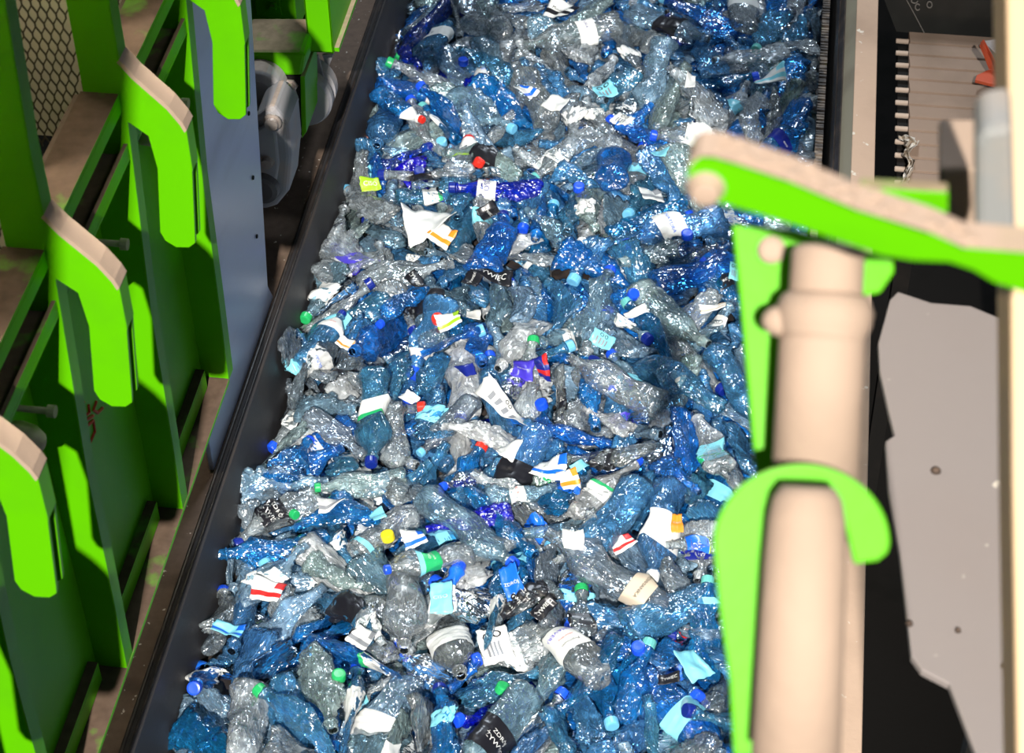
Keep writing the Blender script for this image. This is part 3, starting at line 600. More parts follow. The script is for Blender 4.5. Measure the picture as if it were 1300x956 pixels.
#HEROLIB
# (short name, label, mouth px, base px, variant, colour, cap, label spec)
# label spec: (background, start, end, [(words, colour, letter height, along axis?, shift x, shift round)], [(stripe colour, start, end)])
HERO = [
 ('cobalt bottle under the shade line', 'long ribbed cobalt blue bottle lying across the middle of the upper heap', (570, 238), (690, 242), 0, 'cobalt', 'dark blue', ('white', .50, .70, [('CISO', 'navy', .022, 0, 0, 0)], [])),
 ('big cobalt bottle', 'large ribbed cobalt blue bottle with no label, lower middle of the heap', (540, 670), (652, 652), 1, 'cobalt', None, None),
 ('big clear bottle', 'big smooth clear bottle without cap, the longest unbroken one right of the middle', (722, 460), (842, 508), 18, 'clear', None, None),
 ('lime and white label bottle', 'clear bottle standing out with a white and lime green label near the top', (597, 160), (583, 224), 9, 'clear', None, ('white', .42, .80, [('Gustavo', 'navy', .013, 0, .004, 0)], [('lime', .42, .54), ('red', .76, .80)])),
 ('violet label bottle', 'clear bottle with a violet Saguaro label near the left rail', (492, 306), (395, 362), 2, 'clear', 'dark blue', ('purple', .40, .72, [('Saguaro', 'white', .022, 0, 0, 0)], [('white', .36, .40)])),
 ('white collar bottle', 'pale blue bottle with a white red-printed collar label beside the left rail', (436, 398), (382, 462), 19, 'sky', 'dark blue', ('white', .62, .84, [('zdroje', 'red', .010, 0, 0, 0)], [])),
 ('dark label bottle by the rail', 'dull bottle with green and black label touching the left rail', (334, 440), (392, 484), 8, 'grey', 'blue', ('black', .35, .80, [('Twist Zdrój', 'white', .013, 0, .004, 0)], [('green', .60, .80)])),
 ('black label bottle beside green plate', 'azure bottle with a black lettered label beside the green side plate', (890, 338), (950, 384), 3, 'azure', 'blue', ('black', .42, .62, [('Żywiec', 'white', .020, 0, .004, 0)], [])),
 ('big white label bottle', 'clear bottle with a large white label lettered PRIMAVERA at the bottom', (672, 782), (770, 872), 17, 'clear', None, ('white', .38, .72, [('PRIMAVERA', 'purple', .014, 0, .018, 0), ('naturalna', 'red', .009, 0, -.006, 0), ('Premium', 'black', .012, 0, -.024, 0)], [])),
 ('green cap black label bottle', 'dark bottle with green cap and black label lettered KRZENISZÓW', (738, 744), (742, 830), 10, 'grey', 'green', ('black', .12, .60, [('KRZENISZÓW', 'white', .016, 0, .012, 0), ('ŻYWIEC', 'white', .015, 0, -.012, 0)], [])),
 ('long grey bottle', 'long dull clear bottle with a small tan label, lower right of the heap', (690, 690), (852, 772), 19, 'grey', None, ('tan', .18, .34, [('POWIANKA', 'black', .010, 0, 0, 0)], [])),
 ('green label bottle', 'clear bottle with blue cap and green lettered label, lower middle', (496, 728), (592, 700), 19, 'clear', 'blue', ('green', .38, .58, [('STARO', 'white', .012, 0, .010, 0), ('POLANKA', 'white', .010, 0, -.006, 0)], [('cyan', .58, .64)])),
 ('ridged clear bottle', 'ridged clear bottle just under the big cobalt one', (655, 690), (580, 702), 17, 'clear', None, None),
 ('red and white label bottle', 'pale blue bottle end with white label lettered NATERALIS in red', (700, 618), (625, 630), 13, 'pale', None, ('white', .30, .52, [('NATERALIS', 'red', .012, 0, 0, 0)], [('light', .30, .30)])),
 ('bright blue label bottle', 'clear bottle with a bright blue label partly behind the round green lug', (846, 694), (925, 688), 9, 'clear', None, ('blue', .36, .70, [('ono.e', 'white', .018, 0, 0, 0)], [('lime', .34, .36)])),
 ('teal banded bottle', 'blue teal bottle with banded neck against the lug plate', (898, 742), (890, 856), 2, 'azure', 'teal', ('cyan', .74, .80, [], [])),
 ('white and blue label bottle', 'bottle with tall white label and royal blue neck lying bottom centre', (584, 716), (548, 800), 10, 'milky', 'blue', ('white', .20, .68, [('NATURA', 'blue', .014, 0, .012, 0), ('Woda', 'blue', .012, 0, -.012, 0)], [('blue', .68, .92)])),
 ('bottle above the yellow cap', 'long clear bottle lying diagonally beside the lone yellow cap', (542, 632), (452, 706), 19, 'clear', None, ('cyan', .06, .12, [], [])),
 ('azure bag-like bottle', 'bulging azure crumpled bottle with blue cap near the left rail', (394, 548), (350, 618), 12, 'azure', 'blue', None),
 ('left green cap bottle', 'clear bottle pointing a green cap towards the left rail', (410, 620), (506, 608), 18, 'aqua', 'green', None),
 ('brownish green cap bottle', 'murky clear bottle with green cap low on the left', (377, 660), (326, 618), 8, 'grey', 'green', None),
 ('barcode label bottle', 'clear bottle with a big white barcode label low on the left', (392, 700), (304, 764), 3, 'pale', None, ('white', .22, .58, [('IIIIII', 'black', .016, 1, .0, .01), ('oooo', 'red', .006, 1, -.03, .01)], [])),
 ('blue cap on white', 'flattened bottle with round blue cap and white wrapper at the left edge', (300, 732), (270, 716), 22, 'pale', 'blue', ('white', .3, .7, [], [])),
 ('upright clear bottle', 'clear bottle pointing downwards with pale cap and blue ring, left of centre', (506, 606), (500, 520), 19, 'clear', 'light blue', None),
 ('light blue cap bottle', 'dull clear bottle ending in a light blue cap left of centre', (532, 572), (604, 512), 7, 'grey', 'light blue', None),
 ('bright crumpled bottle', 'bright whitish crumpled clear bottle in the very middle of the heap', (560, 548), (658, 566), 13, 'milky', None, None),
 ('cyan and green label bottle', 'clear bottle with cyan and green label left of the round green lug', (882, 520), (916, 600), 9, 'clear', None, ('cyan', .14, .50, [('IIII', 'black', .010, 1, -.012, 0)], [('green', .14, .28)])),
 ('ciso label bottle', 'sky blue bottle with white CISO label above the cyan and green one', (842, 476), (920, 506), 3, 'sky', None, ('white', .66, .84, [('ciso', 'black', .016, 0, 0, 0)], [])),
 ('dark cap azure bottle', 'tall azure bottle under the cobalt bottle with a dark cap', (640, 262), (612, 352), 5, 'azure', 'dark blue', None),
 ('azure bottle with dark blue cap', 'smooth azure bottle slanting down to a dark blue cap, left of centre', (484, 416), (536, 362), 5, 'azure', 'blue', None),
 ('striped tube bottle', 'slim azure bottle with a small white sticker and red cap beside it', (520, 472), (566, 384), 9, 'sky', 'blue', ('white', .70, .78, [], [])),
 ('round cream bottle', 'wide round greenish bottle bulging upwards right of the middle', (786, 336), (850, 306), 20, 'aqua', None, None),
 ('CISO label bottle', 'greenish bottle with a white CISO label near the lever arm tip', (758, 300), (752, 236), 13, 'aqua', None, ('white', .42, .66, [('CISO', 'black', .018, 1, 0, 0)], [])),
 ('pale round bottle', 'pale flattened bottle showing its round base below the cobalt bottle', (668, 268), (722, 306), 21, 'pale', None, None),
 ('top clear label bottle', 'clear bottle with NATURA side label at the top of the heap', (664, 52), (788, 34), 18, 'clear', None, ('white', .28, .46, [('NATURA', 'navy', .013, 0, 0, 0)], [])),
 ('red cap bottle', 'azure bottle with red cap and white label near the top left', (531, 150), (484, 118), 5, 'azure', 'red', ('white', .72, .95, [], [])),
 ('top right ribbed bottle', 'dim ribbed clear bottle at the top right end of the heap', (905, 84), (1002, 58), 0, 'clear', None, None),
 ('upper right shiny bottle', 'shiny clear bottle with a blue window patch above the lever arm tip', (848, 96), (912, 148), 12, 'clear', None, None),
 ('light blue end bottle', 'small greenish bottle with light blue collar at the right rail', (1034, 112), (1032, 150), 16, 'aqua', 'light blue', None),
 ('pale cap bottle', 'crumpled clear bottle with light blue cap below the round cream one', (726, 352), (762, 306), 22, 'sky', 'light blue', None),
 ('clear ball bottle', 'small round clear bottle end beside the lever arm', (880, 330), (904, 306), 16, 'clear', None, None),
 ('royal blue lump', 'short squashed cobalt blue bottle in the shade at top right', (846, 20), (870, 52), 16, 'cobalt', None, None),
 ('cobalt shard', 'jagged cobalt blue bottle piece above the big cobalt bottle', (566, 620), (604, 598), 16, 'cobalt', 'blue', None),
 ('top left cobalt piece', 'dark blue crushed bottle at the shaded upper left corner', (534, 92), (512, 56), 23, 'cobalt', None, None),
 ('dusty label bottle', 'clear bottle with a white sticker above the barcode of the lower right', (712, 700), (752, 668), 15, 'clear', None, ('white', .35, .70, [], [])),
 ('violet wrapper bottle', 'crushed clear bottle in a violet and white wrapper right of the middle', (655, 462), (646, 498), 16, 'clear', None, ('purple', .30, .62, [('Saguaro', 'white', .013, 0, .0, 0)], [('white', .62, .72)])),
 ('upright azure pair', 'azure bottle with bright blue cap standing left of the silvery crushed one', (688, 508), (696, 570), 10, 'azure', 'blue', None),
 ('silvery crushed bottle', 'silvery crushed bottle with beige edge under the big clear bottle', (742, 520), (800, 548), 14, 'milky', None, None),
 ('black wrapped bottle', 'bottle crushed inside a black ŻYWIEC ZDRÓJ wrapper at lower centre', (640, 782), (694, 758), 13, 'grey', None, ('black', .10, .85, [('ŻYWIEC', 'white', .020, 0, .020, 0), ('ZDRÓJ', 'white', .020, 0, -.016, 0), ('woda', 'white', .012, 0, .045, 0)], [])),
 ('white blank label bottle', 'crumpled clear bottle with blank cream label at lower left centre', (484, 812), (462, 782), 22, 'clear', None, ('white', .20, .80, [('IIII', 'black', .008, 1, 0, .012)], [])),
 ('two-tone bottle end', 'sky blue bottle end with pale label touching the bottom cobalt row', (880, 620), (842, 586), 12, 'azure', None, None),
 ('green streaked bottle', 'clear bottle with a green streak below the barcode bottle', (470, 740), (392, 716), 13, 'aqua', None, None),
]
# loose labels and torn film: (px, py, length px, width px, turn deg, colour, print, label)
SCRAP = [
 (340, 750, 40, 26, -10, 'white', 'red', 'cream label with barcode and red print low on the left'),
 (545, 285, 60, 48, 20, 'white', None, 'large torn white paper left of the cobalt bottle'),
 (562, 300, 34, 24, -35, 'white', 'orange', 'folded white paper sheet with orange mark left of centre'),
 (624, 352, 52, 18, -4, 'black', 'w', 'black wrapper strip lettered ŻYWIEC just left of centre'),
 (600, 355, 22, 20, 70, 'black', 'w', 'black wrapper end beside the lettered black strip'),
 (528, 358, 34, 14, -55, 'black', 'w', 'bent black wrapper above the azure bottles on the left'),
 (620, 268, 20, 22, -50, 'black', 'w', 'small black folded label under the cobalt bottle'),
 (768, 116, 26, 26, 25, 'cyan', 'bar', 'pale cyan barcode label near the top of the heap'),
 (790, 153, 24, 20, -30, 'white', 'bar', 'mint white scrap below the cyan barcode label'),
 (706, 132, 28, 24, -25, 'white', None, 'cream label flap at the bright upper middle'),
 (668, 116, 20, 26, 60, 'white', 'blue', 'white torn label left of the cream flap'),
 (876, 104, 12, 24, 0, 'white', None, 'narrow white paper strip in the upper right'),
 (978, 100, 40, 18, 10, 'white', 'cyan', 'white curled cup rim in the shade at upper right'),
 (455, 175, 26, 26, 40, 'pink', None, 'pink torn wrapper at the left rail near the top'),
 (826, 248, 30, 28, 20, 'white', 'grey', 'off-white square label left of the pivot bolt'),
 (765, 432, 30, 18, -20, 'cyan', 'bar', 'mint label piece right of the watery centre'),
 (664, 470, 26, 30, 5, 'purple', 'w', 'violet and white label scrap right of centre'),
 (688, 468, 18, 34, 20, 'navy', 'red', 'dark blue label scrap with red print right of centre'),
 (640, 520, 90, 20, -38, 'white', 'bar', 'long white label curving through the middle of the heap'),
 (700, 596, 44, 28, -15, 'white', 'blue', 'blue and white wrapper below centre right'),
 (722, 610, 26, 24, 30, 'white', 'orange', 'small white and yellow label below centre right'),
 (735, 592, 14, 20, -40, 'cyan', None, 'light blue film corner beside the yellow printed label'),
 (690, 772, 36, 16, 50, 'black', 'w', 'black torn wrapper standing up at lower centre'),
 (650, 740, 24, 40, 20, 'blue', 'w', 'bright blue label strip lower centre'),
 (728, 686, 26, 24, 8, 'white', None, 'blank white label above the long grey bottle'),
 (790, 690, 30, 20, 35, 'white', 'red', 'crumpled white label with red marks lower right'),
 (628, 820, 40, 44, 25, 'white', 'bar', 'white barcode wrapper at the bottom middle'),
 (460, 810, 34, 24, -35, 'white', 'grey', 'cream label leaning at the lower left centre'),
 (420, 640, 34, 20, 20, 'white', 'grey', 'white printed strip beside the left green cap'),
 (525, 685, 28, 22, 30, 'white', 'blue', 'white and blue label between the cobalt and green labels'),
 (560, 760, 28, 40, 10, 'cyan', 'w', 'cyan striped wrapper bottom centre left'),
 (290, 800, 40, 20, -10, 'cyan', 'blue', 'cyan film scrap in the lower left corner of the heap'),
 (232, 838, 60, 26, -35, 'blue', 'w', 'blue and black wrapper hanging over the left rail at the bottom'),
 (880, 845, 36, 40, 40, 'cyan', None, 'bright cyan film sheet at the bottom right'),
 (850, 862, 30, 14, 0, 'black', 'w', 'black wrapper at the bottom right of the heap'),
 (845, 588, 0, 0, 0, None, None, None),
 (912, 368, 0, 0, 0, None, None, None),
 (932, 346, 14, 24, 5, 'cyan', 'bar', 'light cyan barcode label at the edge of the green side plate'),
 (862, 484, 0, 0, 0, None, None, None),
 (808, 398, 30, 14, 25, 'white', None, 'pale paper flap with blue cap right of centre'),
 (905, 392, 34, 10, 10, 'white', 'tan', 'cream ring-shaped label right of centre'),
 (860, 665, 14, 26, 5, 'orange', 'w', 'orange tipped wrapper above the bright blue label'),
 (712, 14, 40, 26, -30, 'white', 'black', 'cream label lettered in black at the top edge'),
 (578, 190, 0, 0, 0, None, None, None),
 (430, 180, 0, 0, 0, None, None, None),
 (600, 400, 18, 16, 10, 'white', None, 'small white foam piece left of the alike wrappers'),
 (570, 408, 30, 20, 20, 'white', 'lime', 'round white and lime label next to a red cap'),
 (440, 438, 24, 18, -20, 'white', 'orange', 'white scrap with orange print below the white collar bottle'),
 (480, 655, 26, 16, -60, 'cyan', None, 'cyan film strip pointing at the yellow cap'),
 (645, 572, 24, 30, -10, 'white', None, 'smooth white scrap beside the bright crumpled bottle'),
 (520, 505, 18, 20, 60, 'white', None, 'white cap seal left of centre'),
 (838, 195, 20, 16, -15, 'cyan', None, 'pale blue film curl left of the lever arm tip'),
 (470, 235, 24, 16, 20, 'lime', 'w', 'lime and white wrapper near the upper left rail'),
 (590, 470, 26, 14, 35, 'navy', None, 'navy film strip left of centre'),
]
# loose caps lying on top: (px, py, colour, label)
CAPS = [(491, 677, 'yellow', 'yellow bottle cap on the lower left of the heap, the only yellow one'), (555, 403, 'red', 'red bottle cap left of centre beside a round label'), (610, 203, 'red', 'small red bottle cap right of the lime and white label'),
 (588, 75, 'blue', 'bright blue bottle cap in the shaded upper left'), (805, 372, 'blue', 'royal blue cap right of centre above the pale paper flap'), (532, 216, 'dark blue', 'dark blue cap left of the lime labelled bottle'),
 (686, 510, 'blue', 'royal blue cap right of centre under the violet scraps'), (755, 455, 'dark blue', 'dark blue cap at the head of the big clear bottle'), (640, 870, 'green', 'lime green cap at the very bottom middle'),
 (810, 820, 'blue', 'small blue cap between the lower right bottles'), (430, 855, 'green', 'pale green cap at the bottom left'), (735, 235, 'blue', 'blue cap above the CISO label'), (872, 295, 'blue', 'bright blue cap left of the side plate'), (560, 178, 'light blue', 'light blue cap below the red capped bottle')]
#ENDHERO
# ---------------------------------------------------------------- the heap of bottles
body_me, cap_me, lab_me, txt_me = {}, {}, {}, {}
def body_mesh(v):
    if v not in body_me:
        k, L, R, fl, ro = KINDS[v]; bm = bottle_body(k, L, R, CR[v]); me = bpy.data.meshes.new('body'); bm.to_mesh(me); bm.free(); me.materials.append(PET['clear']); body_me[v] = me
    return body_me[v]
def cap_mesh():
    if 0 not in cap_me:
        bm = bmesh.new(); n = 32
        rings = []
        for x, r in ((-.019, .0150), (-.017, .0158), (-.003, .0158), (.0005, .0148), (.0012, .011), (.0010, .0002)):
            rings.append([bm.verts.new((x, (r * (1.03 if k % 2 and x < 0 else 1)) * cos(2 * pi * k / n), (r * (1.03 if k % 2 and x < 0 else 1)) * sin(2 * pi * k / n))) for k in range(n)])
        for a, b in zip(rings, rings[1:]):
            for k in range(n): bm.faces.new((a[k], b[k], b[(k + 1) % n], a[(k + 1) % n]))
        bm.faces.new(rings[-1]); me = bpy.data.meshes.new('cap'); fixn(bm); bm.to_mesh(me); bm.free(); me.materials.append(CAPM['blue']); cap_me[0] = me
    return cap_me[0]
def radius_at(v, x):
    k, L, R, fl, ro = KINDS[v]; P = profile(k, L, R, CR[v].seed)
    for (a, ra), (b, rb) in zip(P, P[1:]):
        if a <= x <= b and b > a: return ra + (rb - ra) * (x - a) / (b - a)
    return R
def label_mesh(v, t0, t1, lift=.0012, a0=0, a1=2 * pi):
    key = (v, t0, t1, lift, a0, a1)
    if key not in lab_me:
        k, L, R, fl, ro = KINDS[v]; bm = bmesh.new(); nx = max(2, int((t1 - t0) * L / .006)); nk = 40; rows = []
        for i in range(nx + 1):
            x = L * (t0 + (t1 - t0) * i / nx); r = max(radius_at(v, x), radius_at(v, x + .004)) + lift
            rows.append([bm.verts.new(CR[v](Vector((x, r * cos(a0 + (a1 - a0) * j / nk), r * sin(a0 + (a1 - a0) * j / nk))))) for j in range(nk + 1)])
        for a, b in zip(rows, rows[1:]):
            for j in range(nk): bm.faces.new((a[j], b[j], b[j + 1], a[j + 1]))
        for f in bm.faces: f.smooth = True
        bmesh.ops.recalc_face_normals(bm, faces=bm.faces[:]); me = bpy.data.meshes.new('label'); bm.to_mesh(me); bm.free(); me.materials.append(LABM['white']); lab_me[key] = me
    return lab_me[key]
def text_flat(words):
    cu = bpy.data.curves.new('t', 'FONT'); cu.body = words; cu.align_x = 'CENTER'; cu.align_y = 'CENTER'; cu.size = 1; cu.resolution_u = 2
    o = bpy.data.objects.new('t', cu); COL.objects.link(o); dg = bpy.context.evaluated_depsgraph_get(); dg.update(); me = bpy.data.meshes.new_from_object(o.evaluated_get(dg))
    bpy.data.objects.remove(o); bpy.data.curves.remove(cu); bm = bmesh.new(); bm.from_mesh(me); bpy.data.meshes.remove(me)
    bmesh.ops.triangulate(bm, faces=bm.faces[:]); bmesh.ops.subdivide_edges(bm, edges=[e for e in bm.edges if e.calc_length() > .25], cuts=2, use_grid_fill=True); return bm
def text_mesh(v, tc, words, h, along, dx, da, flip):
    key = (v, tc, words, h, along, dx, da, flip)
    if key not in txt_me:
        k, L, R, fl, ro = KINDS[v]; bm = text_flat(words); xc = L * tc + dx
        up = pi / 2 - CR[v].twist * (xc / L) + (da / R); s = -1 if flip else 1
        for q in bm.verts:
            gx, gy = q.co.x * h * s, q.co.y * h * s
            x, g = (xc + gx, gy) if along else (xc - gy, gx)
            a = up - g / (R * .95); r = max(radius_at(v, x), radius_at(v, x + .004)) + .0024
            q.co = CR[v](Vector((x, r * cos(a), r * sin(a))))
        me = bpy.data.meshes.new('lettering'); bm.to_mesh(me); bm.free(); me.materials.append(LABM['white']); txt_me[key] = me
    return txt_me[key]
def put(name, me, parent, mat):
    o = bpy.data.objects.new(name, me); COL.objects.link(o); o.parent = parent; o.material_slots[0].link = 'OBJECT'; o.material_slots[0].material = mat; return o
def make_bottle(v, loc, quat, scale, colour, cap, lab, label, group, flip=False):
    o = bpy.data.objects.new('plastic_bottle', None); o.empty_display_size = .05; COL.objects.link(o)
    o.location = loc; o.rotation_mode = 'QUATERNION'; o.rotation_quaternion = quat; o.scale = (scale,) * 3
    tag(o, label, 'plastic bottle', group)
    put('body', body_mesh(v), o, PET[colour]); L = KINDS[v][1]
    if cap:
        c = put('cap', cap_mesh(), o, CAPM[cap]); c.location = (L / 2, 0, 0)
    if lab:
        bg, t0, t1, words, stripes = lab
        lb = put('label', label_mesh(v, t0, t1), o, LABM[bg])
        for c_, s0, s1 in stripes:
            if s1 > s0: put('label_stripe', label_mesh(v, s0, s1, .0018), lb, LABM[c_])
        for w_, c_, h, al, dx, da in words: put('lettering', text_mesh(v, (t0 + t1) / 2, w_, h, al, dx, da, flip), lb, LABM[c_])
    return o
WORD = {'azure': 'azure blue', 'sky': 'sky blue', 'cobalt': 'cobalt blue', 'clear': 'clear', 'pale': 'pale bluish', 'aqua': 'greenish clear', 'milky': 'milky white', 'grey': 'dull grey'}
def look(v, colour, cap, lab):
    k, L, R, fl, ro = KINDS[v]
    c = 'crushed' if ro >= 1.4 else 'crumpled' if ro >= .85 else 'dented' if ro > .4 else 'intact'
    s = {'ribbed': 'ribbed ', 'waist': 'waisted ', 'smooth': '', 'grip': 'grooved '}[k]
    t = f"{c} {WORD[colour]} {s}bottle"
    if cap and lab: t += f", {cap} cap, {lab[0]} label"
    elif cap: t += f' with {cap} cap'
    elif lab: t += f' with {lab[0]} label'
    return t
rnd = random.Random(77)
STYLE = []
def zone_colour(px, py, r):
    w = dict(azure=4.4, sky=5.2, cobalt=.45, clear=4.2, pale=4.6, aqua=1.3, milky=1.0, grey=.8)
    if px > 780 and py > 420: w.update(azure=7, sky=6, milky=.1, clear=3, aqua=.6)
    if 440 < px < 780 and 80 < py < 420: w.update(milky=2.2, clear=6, aqua=2.4, grey=.3)
    if py < 90: w.update(azure=5.5, sky=4, cobalt=1.1, milky=.3)
    if px < 430: w.update(grey=2.2, sky=4, azure=4, milky=.3)
    if 700 < px and py > 680: w.update(grey=2, azure=5)
    return r.choices(list(w), list(w.values()))[0]
LABOPT = [('white', .40, .66, [('NATURA', 'blue', .013, 0, 0, 0)], []), ('white', .36, .60, [('IIIIII', 'black', .012, 1, 0, 0)], []), ('black', .40, .68, [('ŻYWIEC', 'white', .017, 0, .008, 0), ('ZDRÓJ', 'white', .014, 0, -.012, 0)], []),
          ('cyan', .42, .60, [], []), ('blue', .40, .62, [('woda', 'white', .016, 0, 0, 0)], []), ('white', .55, .70, [('CISO', 'black', .016, 0, 0, 0)], []), ('purple', .40, .62, [('Saguaro', 'white', .016, 0, 0, 0)], [('white', .36, .40)]),
          ('white', .3, .5, [], [('green', .46, .5)]), ('navy', .44, .6, [('aqua', 'white', .014, 0, 0, 0)], [])]
LABW = [3, 3, 2.2, 3, 1.2, 2, .7, 1.2, .7]
def style_of(i, v, px, py):
    r = random.Random(1000 + i); colour = zone_colour(px, py, r)
    cap = r.choices(['blue', 'dark blue', 'light blue', 'green', 'white', 'yellow', 'red', 'teal', None], [14, 5, 5, 1.2, 2, .2, .6, 1.5, 34])[0]
    lab = None
    if r.random() < .34 and colour != 'cobalt' : lab = r.choices(LABOPT, LABW)[0]
    return colour, cap, lab
# heap table baked from a drop simulation: variant, position (mm), rotation (x1000); the first NIND show largest
SPOSE = [0.2527, 0.2555, 0.2632, 0.3096, 0.2672, 0.2511, 0.2554, 0.2347, 0.2213, 0.2985, 0.3023, 0.3036, 0.2308, 0.13, 0.2322, 0.2238, 0.2775, 0.2725, 0.2512, 0.2423, 0.2514, 0.2554, 0.2691, 0.2543, 0.3221, 0.2616, 0.2216, 0.2643, 0.2544, 0.2512, 0.2503, 0.2267, 0.13, 0.2383, 0.235, 0.2502, 0.2365, 0.2395, 0.3203, 0.266, 0.2266, 0.2777, 0.2218, 0.2376, 0.13, 0.2238, 0.2523, 0.2254, 0.261, 0.2508, 0.2388, 0.2951, 0.2103, 0.2515]
CPOSE = [0.2603, 0.2615, 0.2417, 0.2134, 0.2546, 0.2546, 0.2478, 0.2756, 0.2419, 0.2661, 0.2476, 0.2398, 0.271, 0.2099]
NIND = 248
HPOSE = [[-0.7324, 4.5088, 0.2628, 0.988, 0.0349, 0.0003, 0.0, -0.9994], [-0.6133, 3.2609, 0.2494, 0.754, 0.171, 0.0311, 0.0054, -0.9848], [-0.3146, 3.742, 0.2889, 0.882, 0.2012, 0.0692, -0.0142, 0.977], [-0.8538, 4.7032, 0.2382, 1.149, 0.6964, -0.0529, 0.0516, 0.7139], [-1.0979, 4.2098, 0.2028, 0.964, 0.8964, -0.0535, 0.1126, 0.4254], [-1.0972, 3.8583, 0.2392, 0.726, 0.8128, 0.0115, -0.0161, 0.5822], [-1.11, 3.7833, 0.2088, 0.928, 0.3221, -0.1179, 0.0405, 0.9385], [-0.0695, 4.2189, 0.2284, 0.72, 0.3753, 0.1154, -0.0472, 0.9185], [-0.3326, 2.8895, 0.2597, 1.015, 0.3587, -0.1162, 0.0451, 0.9251], [-0.3102, 2.9859, 0.2574, 0.994, 0.6515, -0.0063, 0.0054, 0.7586], [-0.2685, 3.1118, 0.2714, 1.17, 0.2299, 0.1213, -0.0289, 0.9652], [-0.6835, 3.1004, 0.2703, 0.72, 0.2483, -0.0792, -0.0204, -0.9652], [-0.5607, 3.1819, 0.2467, 0.72, 0.9855, 0.0026, -0.0153, 0.1693], [-0.5026, 3.3694, 0.2513, 0.72, 0.985, -0.003, 0.0171, 0.1715], [-0.0708, 3.2445, 0.2612, 0.72, 0.1144, -0.0284, -0.0033, -0.993], [-0.0367, 3.0, 0.2499, 0.933, 0.695, 0.089, -0.0873, 0.7082], [-0.6306, 3.0212, 0.2472, 1.034, 0.76, 0.0068, -0.008, 0.6498], [-0.7969, 3.2308, 0.2344, 0.819, 0.8781, -0.0103, 0.0189, 0.4779], [-1.079, 3.4221, 0.2339, 0.916, 0.7738, -0.078, 0.0972, 0.621], [-0.8956, 3.3558, 0.2404, 0.72, 0.1495, -0.0243, -0.0037, -0.9885], [-1.0874, 3.2777, 0.2272, 0.743, 0.9411, -0.0307, -0.089, -0.3246], [-1.0307, 3.0159, 0.2655, 0.791, 0.8846, 0.0556, -0.1093, 0.4499], [-1.11, 3.1085, 0.1605, 0.72, 0.9673, -0.0278, -0.1215, -0.2209], [-0.8379, 3.5143, 0.2276, 0.793, 0.783, 0.0292, 0.0369, -0.6203], [-0.7195, 3.5801, 0.2356, 0.72, 0.4862, 0.0482, 0.0269, -0.8721], [-0.6324, 3.5451, 0.2398, 0.831, 0.0621, 0.0959, -0.006, 0.9934], [-0.0706, 3.5935, 0.2548, 1.075, 0.5649, -0.0484, 0.0332, 0.823], [-0.1191, 3.7552, 0.2809, 0.72, 0.1945, 0.1223, -0.0244, 0.9729], [-0.7061, 4.2714, 0.2681, 1.028, 0.722, -0.0567, 0.0596, 0.6869], [-0.9091, 3.9911, 0.2562, 0.72, 0.5498, -0.0599, -0.0396, -0.8322], [-0.8251, 3.9033, 0.2352, 1.22, 0.6386, 0.0954, 0.0802, -0.7594], [-0.294, 4.2952, 0.252, 1.006, 0.3633, -0.0392, -0.0153, -0.9307], [-0.4491, 4.4698, 0.2426, 0.932, 0.7632, -0.0402, -0.0477, -0.6432], [-0.5692, 4.3695, 0.2578, 0.98, 0.3482, 0.0265, -0.0099, 0.937], [-0.6149, 5.3154, 0.253, 1.007, 0.1846, 0.0452, 0.0085, -0.9817], [-1.0771, 4.8822, 0.252, 0.72, 0.9391, -0.006, -0.0164, -0.3433], [-0.0597, 5.3022, 0.2263, 0.98, 0.2698, -0.0695, -0.0195, -0.9602], [-0.2167, 5.0047, 0.2739, 1.139, 0.4109, 0.1135, -0.0516, 0.9031], [0.13, 5.1652, 0.1647, 0.901, 0.7002, -0.0883, 0.088, 0.7029], [-0.4499, 4.2648, 0.2387, 1.14, 0.5684, 0.1022, 0.0714, -0.8133], [-0.1381, 4.3361, 0.2426, 0.72, 0.5143, -0.1066, -0.0646, -0.8485], [-0.2991, 5.3929, 0.2471, 0.87, 0.5116, 0.1068, -0.0643, 0.8501], [-0.6572, 3.4029, 0.2371, 0.72, 0.3942, -0.0925, -0.0399, -0.9135], [-1.0874, 5.144, 0.2404, 0.858, 0.8586, -0.0443, -0.0753, -0.5052], [-0.3515, 3.2119, 0.2764, 0.72, 0.4513, 0.111, 0.0567, -0.8836], [-0.5825, 3.7709, 0.2408, 0.72, 0.7164, 0.0406, -0.0419, 0.6952], [-0.4784, 3.6175, 0.2374, 0.863, 0.6213, -0.0898, 0.072, 0.7751], [-0.3242, 3.6329, 0.2554, 0.72, 0.2387, 0.0106, -0.0026, 0.971], [-0.4456, 3.0154, 0.2488, 0.72, 0.3199, 0.1042, 0.0354, -0.941], [-0.7772, 2.8988, 0.2612, 0.72, 0.9023, 0.0328, 0.0697, -0.4243], [-0.1344, 3.4775, 0.2459, 0.72, 0.9219, -0.0109, -0.0261, -0.3863], [-0.889, 3.0661, 0.2403, 0.72, 0.9849, 0.0151, 0.1217, -0.1222]]
